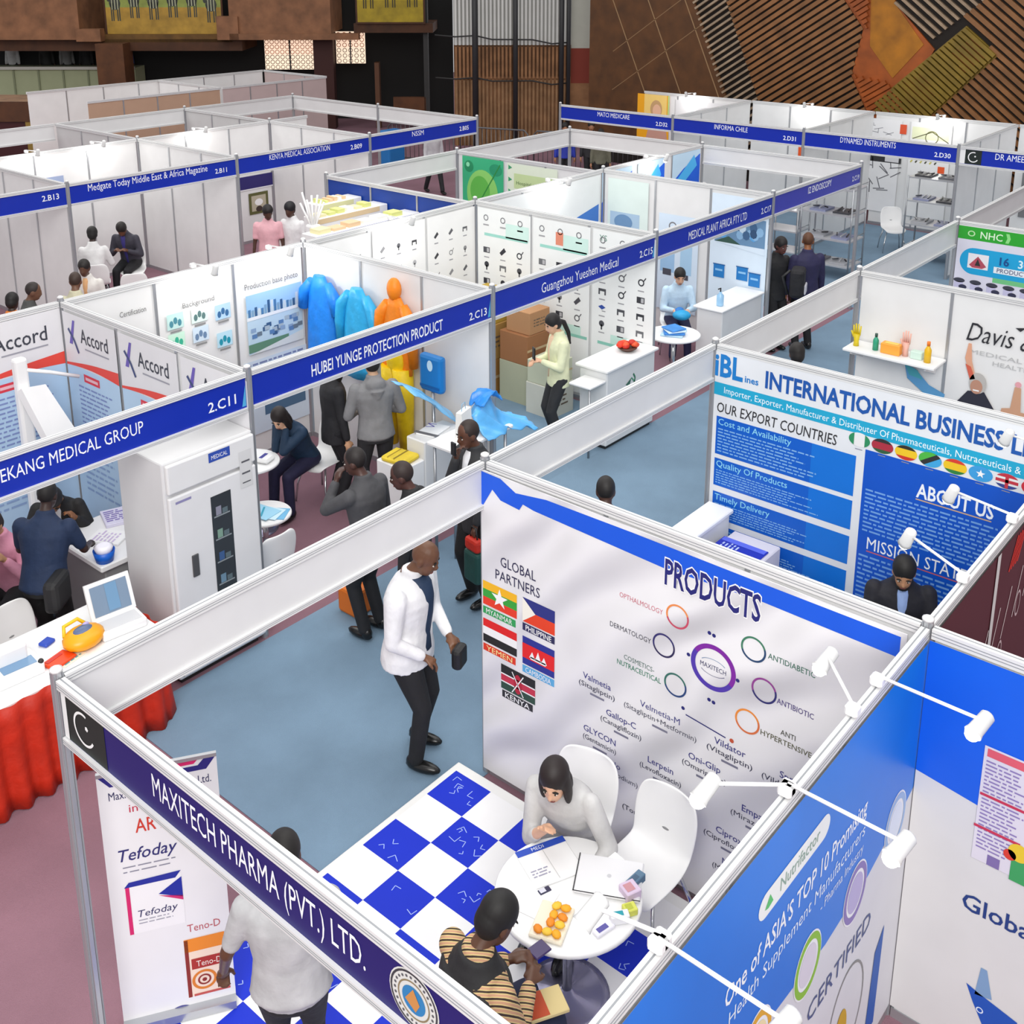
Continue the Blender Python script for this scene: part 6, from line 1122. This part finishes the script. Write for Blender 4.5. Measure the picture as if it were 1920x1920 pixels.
person('seated woman with long dark hair in a navy jacket, hands at her face', 4.83, 4.17, 0, 190, 1.62, sit=.46, lean=30, head=(34, 8), hr=(.34, -.03, 1.0), hl=(.34, .06, 1.0), skin=LT, hair=('long', '#1c1210'), top=('#16304a', 'long', .1), pants='#1c1a3a', det=1, pn=(-1, 0, 0))
p = person('standing woman with a ponytail in a pale cream jacket', 7.72, 3.02, .006, 148, 1.62, head=(18, 8), hr=(.24, -.1, 1.05), hl=(.24, .08, 1.1), skin=LT, hair=('pony', '#1d1a1a'), top=('#dfe2bd', 'long', .12), front='#e8c8a8', pants='#2a2b2e', det=1)
held(p, lambda b: b.bev(-.005, -.04, 0, .01, .04, .15, mat('#1d1612', .3), .005), 'smartphone', 'dark phone held by the woman in the pale cream jacket', 'phone', 1, (.08, -.04, .02))
person('seated person in a light blue overall with black hair under sign 2.C17', 11.36, 3.66, 0, 222, 1.66, sit=.46, lean=10, head=(18, 0), hr=(.36, -.1, .76), hl=(.36, .1, .76), skin='#d8a88a', hair=('short', '#161412'), top=('#c2dcf0', 'long', .1), pants='#24244a', det=1, pn=(0, 0, -1))
b = mb(); b.ell((11.0, 3.35, .73), (.13, .13, .07), mat('#1fa0d8', .5, 0, 'cloth')); b.ell((11.05, 3.42, .77), (.08, .06, .05), mat('#2a78c8', .5, 0, 'cloth')); tag(b.done('glove_bundle'), 'bright blue bundle of gloves on the lap of the person in light blue', 'gloves')
person('man in a navy jacket seen from behind near the steel racks', 12.66, 2.28, .006, 52, 1.74, head=(8, -30), skin='#8a5632', hair=('shaved', '#5a3822'), top=('#262448', 'long', .14), pants='#17171a', det=1, girth=1.12)
person('man in a black jacket standing against the man in navy near the steel racks', 12.38, 2.62, .006, 250, 1.7, head=(10, 0), skin='#5a3630', hair=('short', '#1a1414'), top=('#1d1d20', 'long', .14), pants='#17171a', det=1)
o = thing('backpack', 'black backpack at the left hip of the man in navy', 'bag', (12.22, 2.2, .95), 20); b = mb(); b.bev(-.16, -.1, 0, .16, .1, .42, mat('#17171c', .7, 0, 'cloth'), .05); b.done('body', o); b = mb(); b.bev(-.1, -.13, .05, .1, -.1, .2, mat('#c8c8d0', .6), .02); b.done('pocket', o); b = mb(); b.tube([(-.1, .1, .4), (-.1, .2, .3), (-.1, .12, .05)], .02, DARK); b.done('strap', o)
person('man behind the top edge of the INTERNATIONAL BUSINESS print, only his head showing', 8.36, .32, .006, 60, 1.66, head=(8, -20), skin='#6a4430', hair=('short', '#1c1715'), top=('#2c2c30', 'long', .14), det=0)
person('person behind the top rail of the PRODUCTS wall, only a dark head showing', 4.5, .06, .006, 40, 1.66, head=(14, 0), skin='#4a3026', hair=('shaved', '#1b1716'), top=('#2b2b2d', 'long', .14), det=0)
person('seated man in a black suit and light blue shirt looking down before the word MISSION', 5.62, -1.9, 0, 207, 1.72, sit=.46, lean=8, head=(24, -6), hr=(.34, -.08, .8), hl=(.34, .08, .8), skin='#c48e68', hair=('short', '#14110f'), top=('#1f1e26', 'long', .1), front='#9cb6e8', pants='#1a1a1f', det=1, girth=1.1, beard=True)
# left booth
p = person('man in a navy polo shirt with a black shoulder bag, back to the devices table', 1.57, 3.42, 0, 38, 1.62, lean=15, head=(16, 0), hr=(.42, -.2, .96), hl=(.4, .2, .96), skin='#3a2722', hair=('shaved', '#191616'), top=('#172a4a', 'short', .07), pants='#101012', det=1, girth=1.15)
held(p, lambda b: b.bev(-.15, -.06, -.16, .13, .06, .1, mat('#17171a', .6), .04), 'shoulder_bag', 'black shoulder bag behind the hip of the man in the navy polo shirt', 'bag', 0, (-.62, .0, -.02))
person('seated man in a black jacket and white shirt bending over the grey desk', 2.3, 4.5, 0, 235, 1.66, sit=.46, lean=26, head=(52, 0), hr=(.34, -.16, .9), hl=(.34, .16, .9), skin='#8a5a36', hair=('short', '#141112'), top=('#1c1b1c', 'long', .1), front='#dcdcdc', det=1)
person('person in a pink sleeve partly hidden at the left edge', 1.62, 4.1, 0, 215, 1.64, sit=.46, lean=12, head=(20, 0), hr=(.3, -.1, .85), hl=(.3, .14, .95), skin='#b88a68', hair=('short', '#2a1a18'), top=('#d490a8', 'long', .1), det=1)
person('person in black standing cut by the left edge', 1.02, 3.6, 0, 30, 1.66, head=(10, 0), skin='#5a3a2c', hair=('short', '#151515'), top=('#17161d', 'long', .3), pants='#101013', det=1)
# far left row
person('seated man in a white shirt seen from behind under the magazine sign', 7.0, 12.08, 0, 55, 1.72, sit=.46, lean=8, head=(16, 0), hr=(.36, -.16, .8), skin='#3c2a22', hair=('short', '#151312'), top=('#e4e4e4', 'long', .1), det=0)
person('man in a dark suit bending toward the man in the white shirt', 7.9, 12.46, 0, 215, 1.74, sit=.5, lean=20, head=(44, 12), hr=(.34, -.1, .85), hl=(.34, .1, .85), skin='#6a442e', hair=('short', '#1d1715'), top=('#3a3944', 'long', .12), front='#3a3580', det=0)
person('seated man with a pale collar facing the camera under the magazine sign', 6.02, 10.5, 0, 222, 1.7, sit=.46, lean=6, head=(10, 0), skin='#5a3e2e', hair=('short', '#1c1815'), top=('#e0ddd8', 'long', .1), front='#d8a878', det=0)
person('person with only the top of the head above the back wall under the magazine sign', 4.86, 8.72, 0, 40, 1.68, head=(10, 10), skin='#6e4c38', hair=('shaved', '#3a2a22'), top=('#c8c4a8', 'long', .1), det=0)
person('person with a dark head above the Accord back wall', 4.3, 8.85, 0, -30, 1.66, head=(10, 0), skin='#6a4a38', hair=('shaved', '#2a2220'), top=('#4a4a4a', 'long', .1), det=0)
person('person in an orange top cut by the left edge', 4.42, 9.62, 0, 40, 1.66, sit=.46, head=(10, 0), skin='#3a2820', hair=('short', '#161312'), top=('#e07a1a', 'long', .1), det=0)
slab_thing('handbag', 'brown handbag on the chair between the seated men', 'bag', (7.12, 11.12, .47), .3, .25, .25, 20, mat('#6a4428', .6), lambda b: b.rect(-.12, -.1, -.02, .1, '#b0903a', 1), .05)
person('person in a pink dress below the framed picture', 9.2, 10.32, 0, 225, 1.62, head=(14, 20), skin='#4a3024', hair=('thick', '#1a1716'), top=('#e4b0b8', 'short', .2), pants='#d8a8b0', det=0, girth=1.1)
person('person with black hair beside the white branching stand', 9.48, 10.02, 0, 200, 1.66, head=(10, 0), skin='#50362a', hair=('thick', '#17151a'), top=('#e8e8e8', 'long', .1), det=0)
person('walking person in a pale top and dark trousers behind the white fascia', 17.3, 14.3, 0, 250, 1.7, skin='#4a3024', hair=('short', '#1a1716'), top=('#c8c8cc', 'long', .1), pants='#232327', det=0, fr=(-.25, -.1, .1), fl=(.28, .1, .085))
for x, y, c, h_, lab in ((19.7, 12.1, '#2a3aa8', 1.66, 'tiny far person in a blue top under the first far right sign'), (20.1, 11.6, '#2c2c30', 1.7, 'tiny far person in black under the first far right sign'), (19.75, 11.05, '#6a6a5a', 1.6, 'tiny far person in olive under the first far right sign'), (17.2, 6.85, '#e8e8e8', 1.5, 'person with only dark hair showing above the side wall near the bright blue posters')): person(lab, x, y, 0, 220, h_, skin='#a8785a', hair=('short', '#1c1716'), top=(c, 'long', .1), det=0)
b = mb(); fbox(b, 39.5, 40, -19.5, -12.9, 1.0, 1.15, WDK); struct(b.done('floor_mezzanine'))
for i, (s_, c, lab) in enumerate(((-17.6, '#c8c8c8', 'person in pale clothes behind the green counter, far left'), (-16.4, '#2a2a2a', 'first dark dressed person behind the green counter'), (-15.7, '#8a8a8a', 'grey dressed person behind the green counter'), (-15.0, '#1f1f22', 'second dark dressed person behind the green counter'), (-14.3, '#b8b8b4', 'light dressed person right behind the green counter'), (-13.6, '#3a4a7a', 'blue dressed person nearest the brown post'))):
    q = pos(39.75, s_, 1.15); person(lab, q.x, q.y, 1.15, 220 + 20 * (i % 3), 1.65, skin='#5a3e30', hair=('short', '#181412'), top=(c, 'long', .1), det=0)
for o in bpy.data.objects:
    for k in ('_H', '_w'):
        if k in o: del o[k]
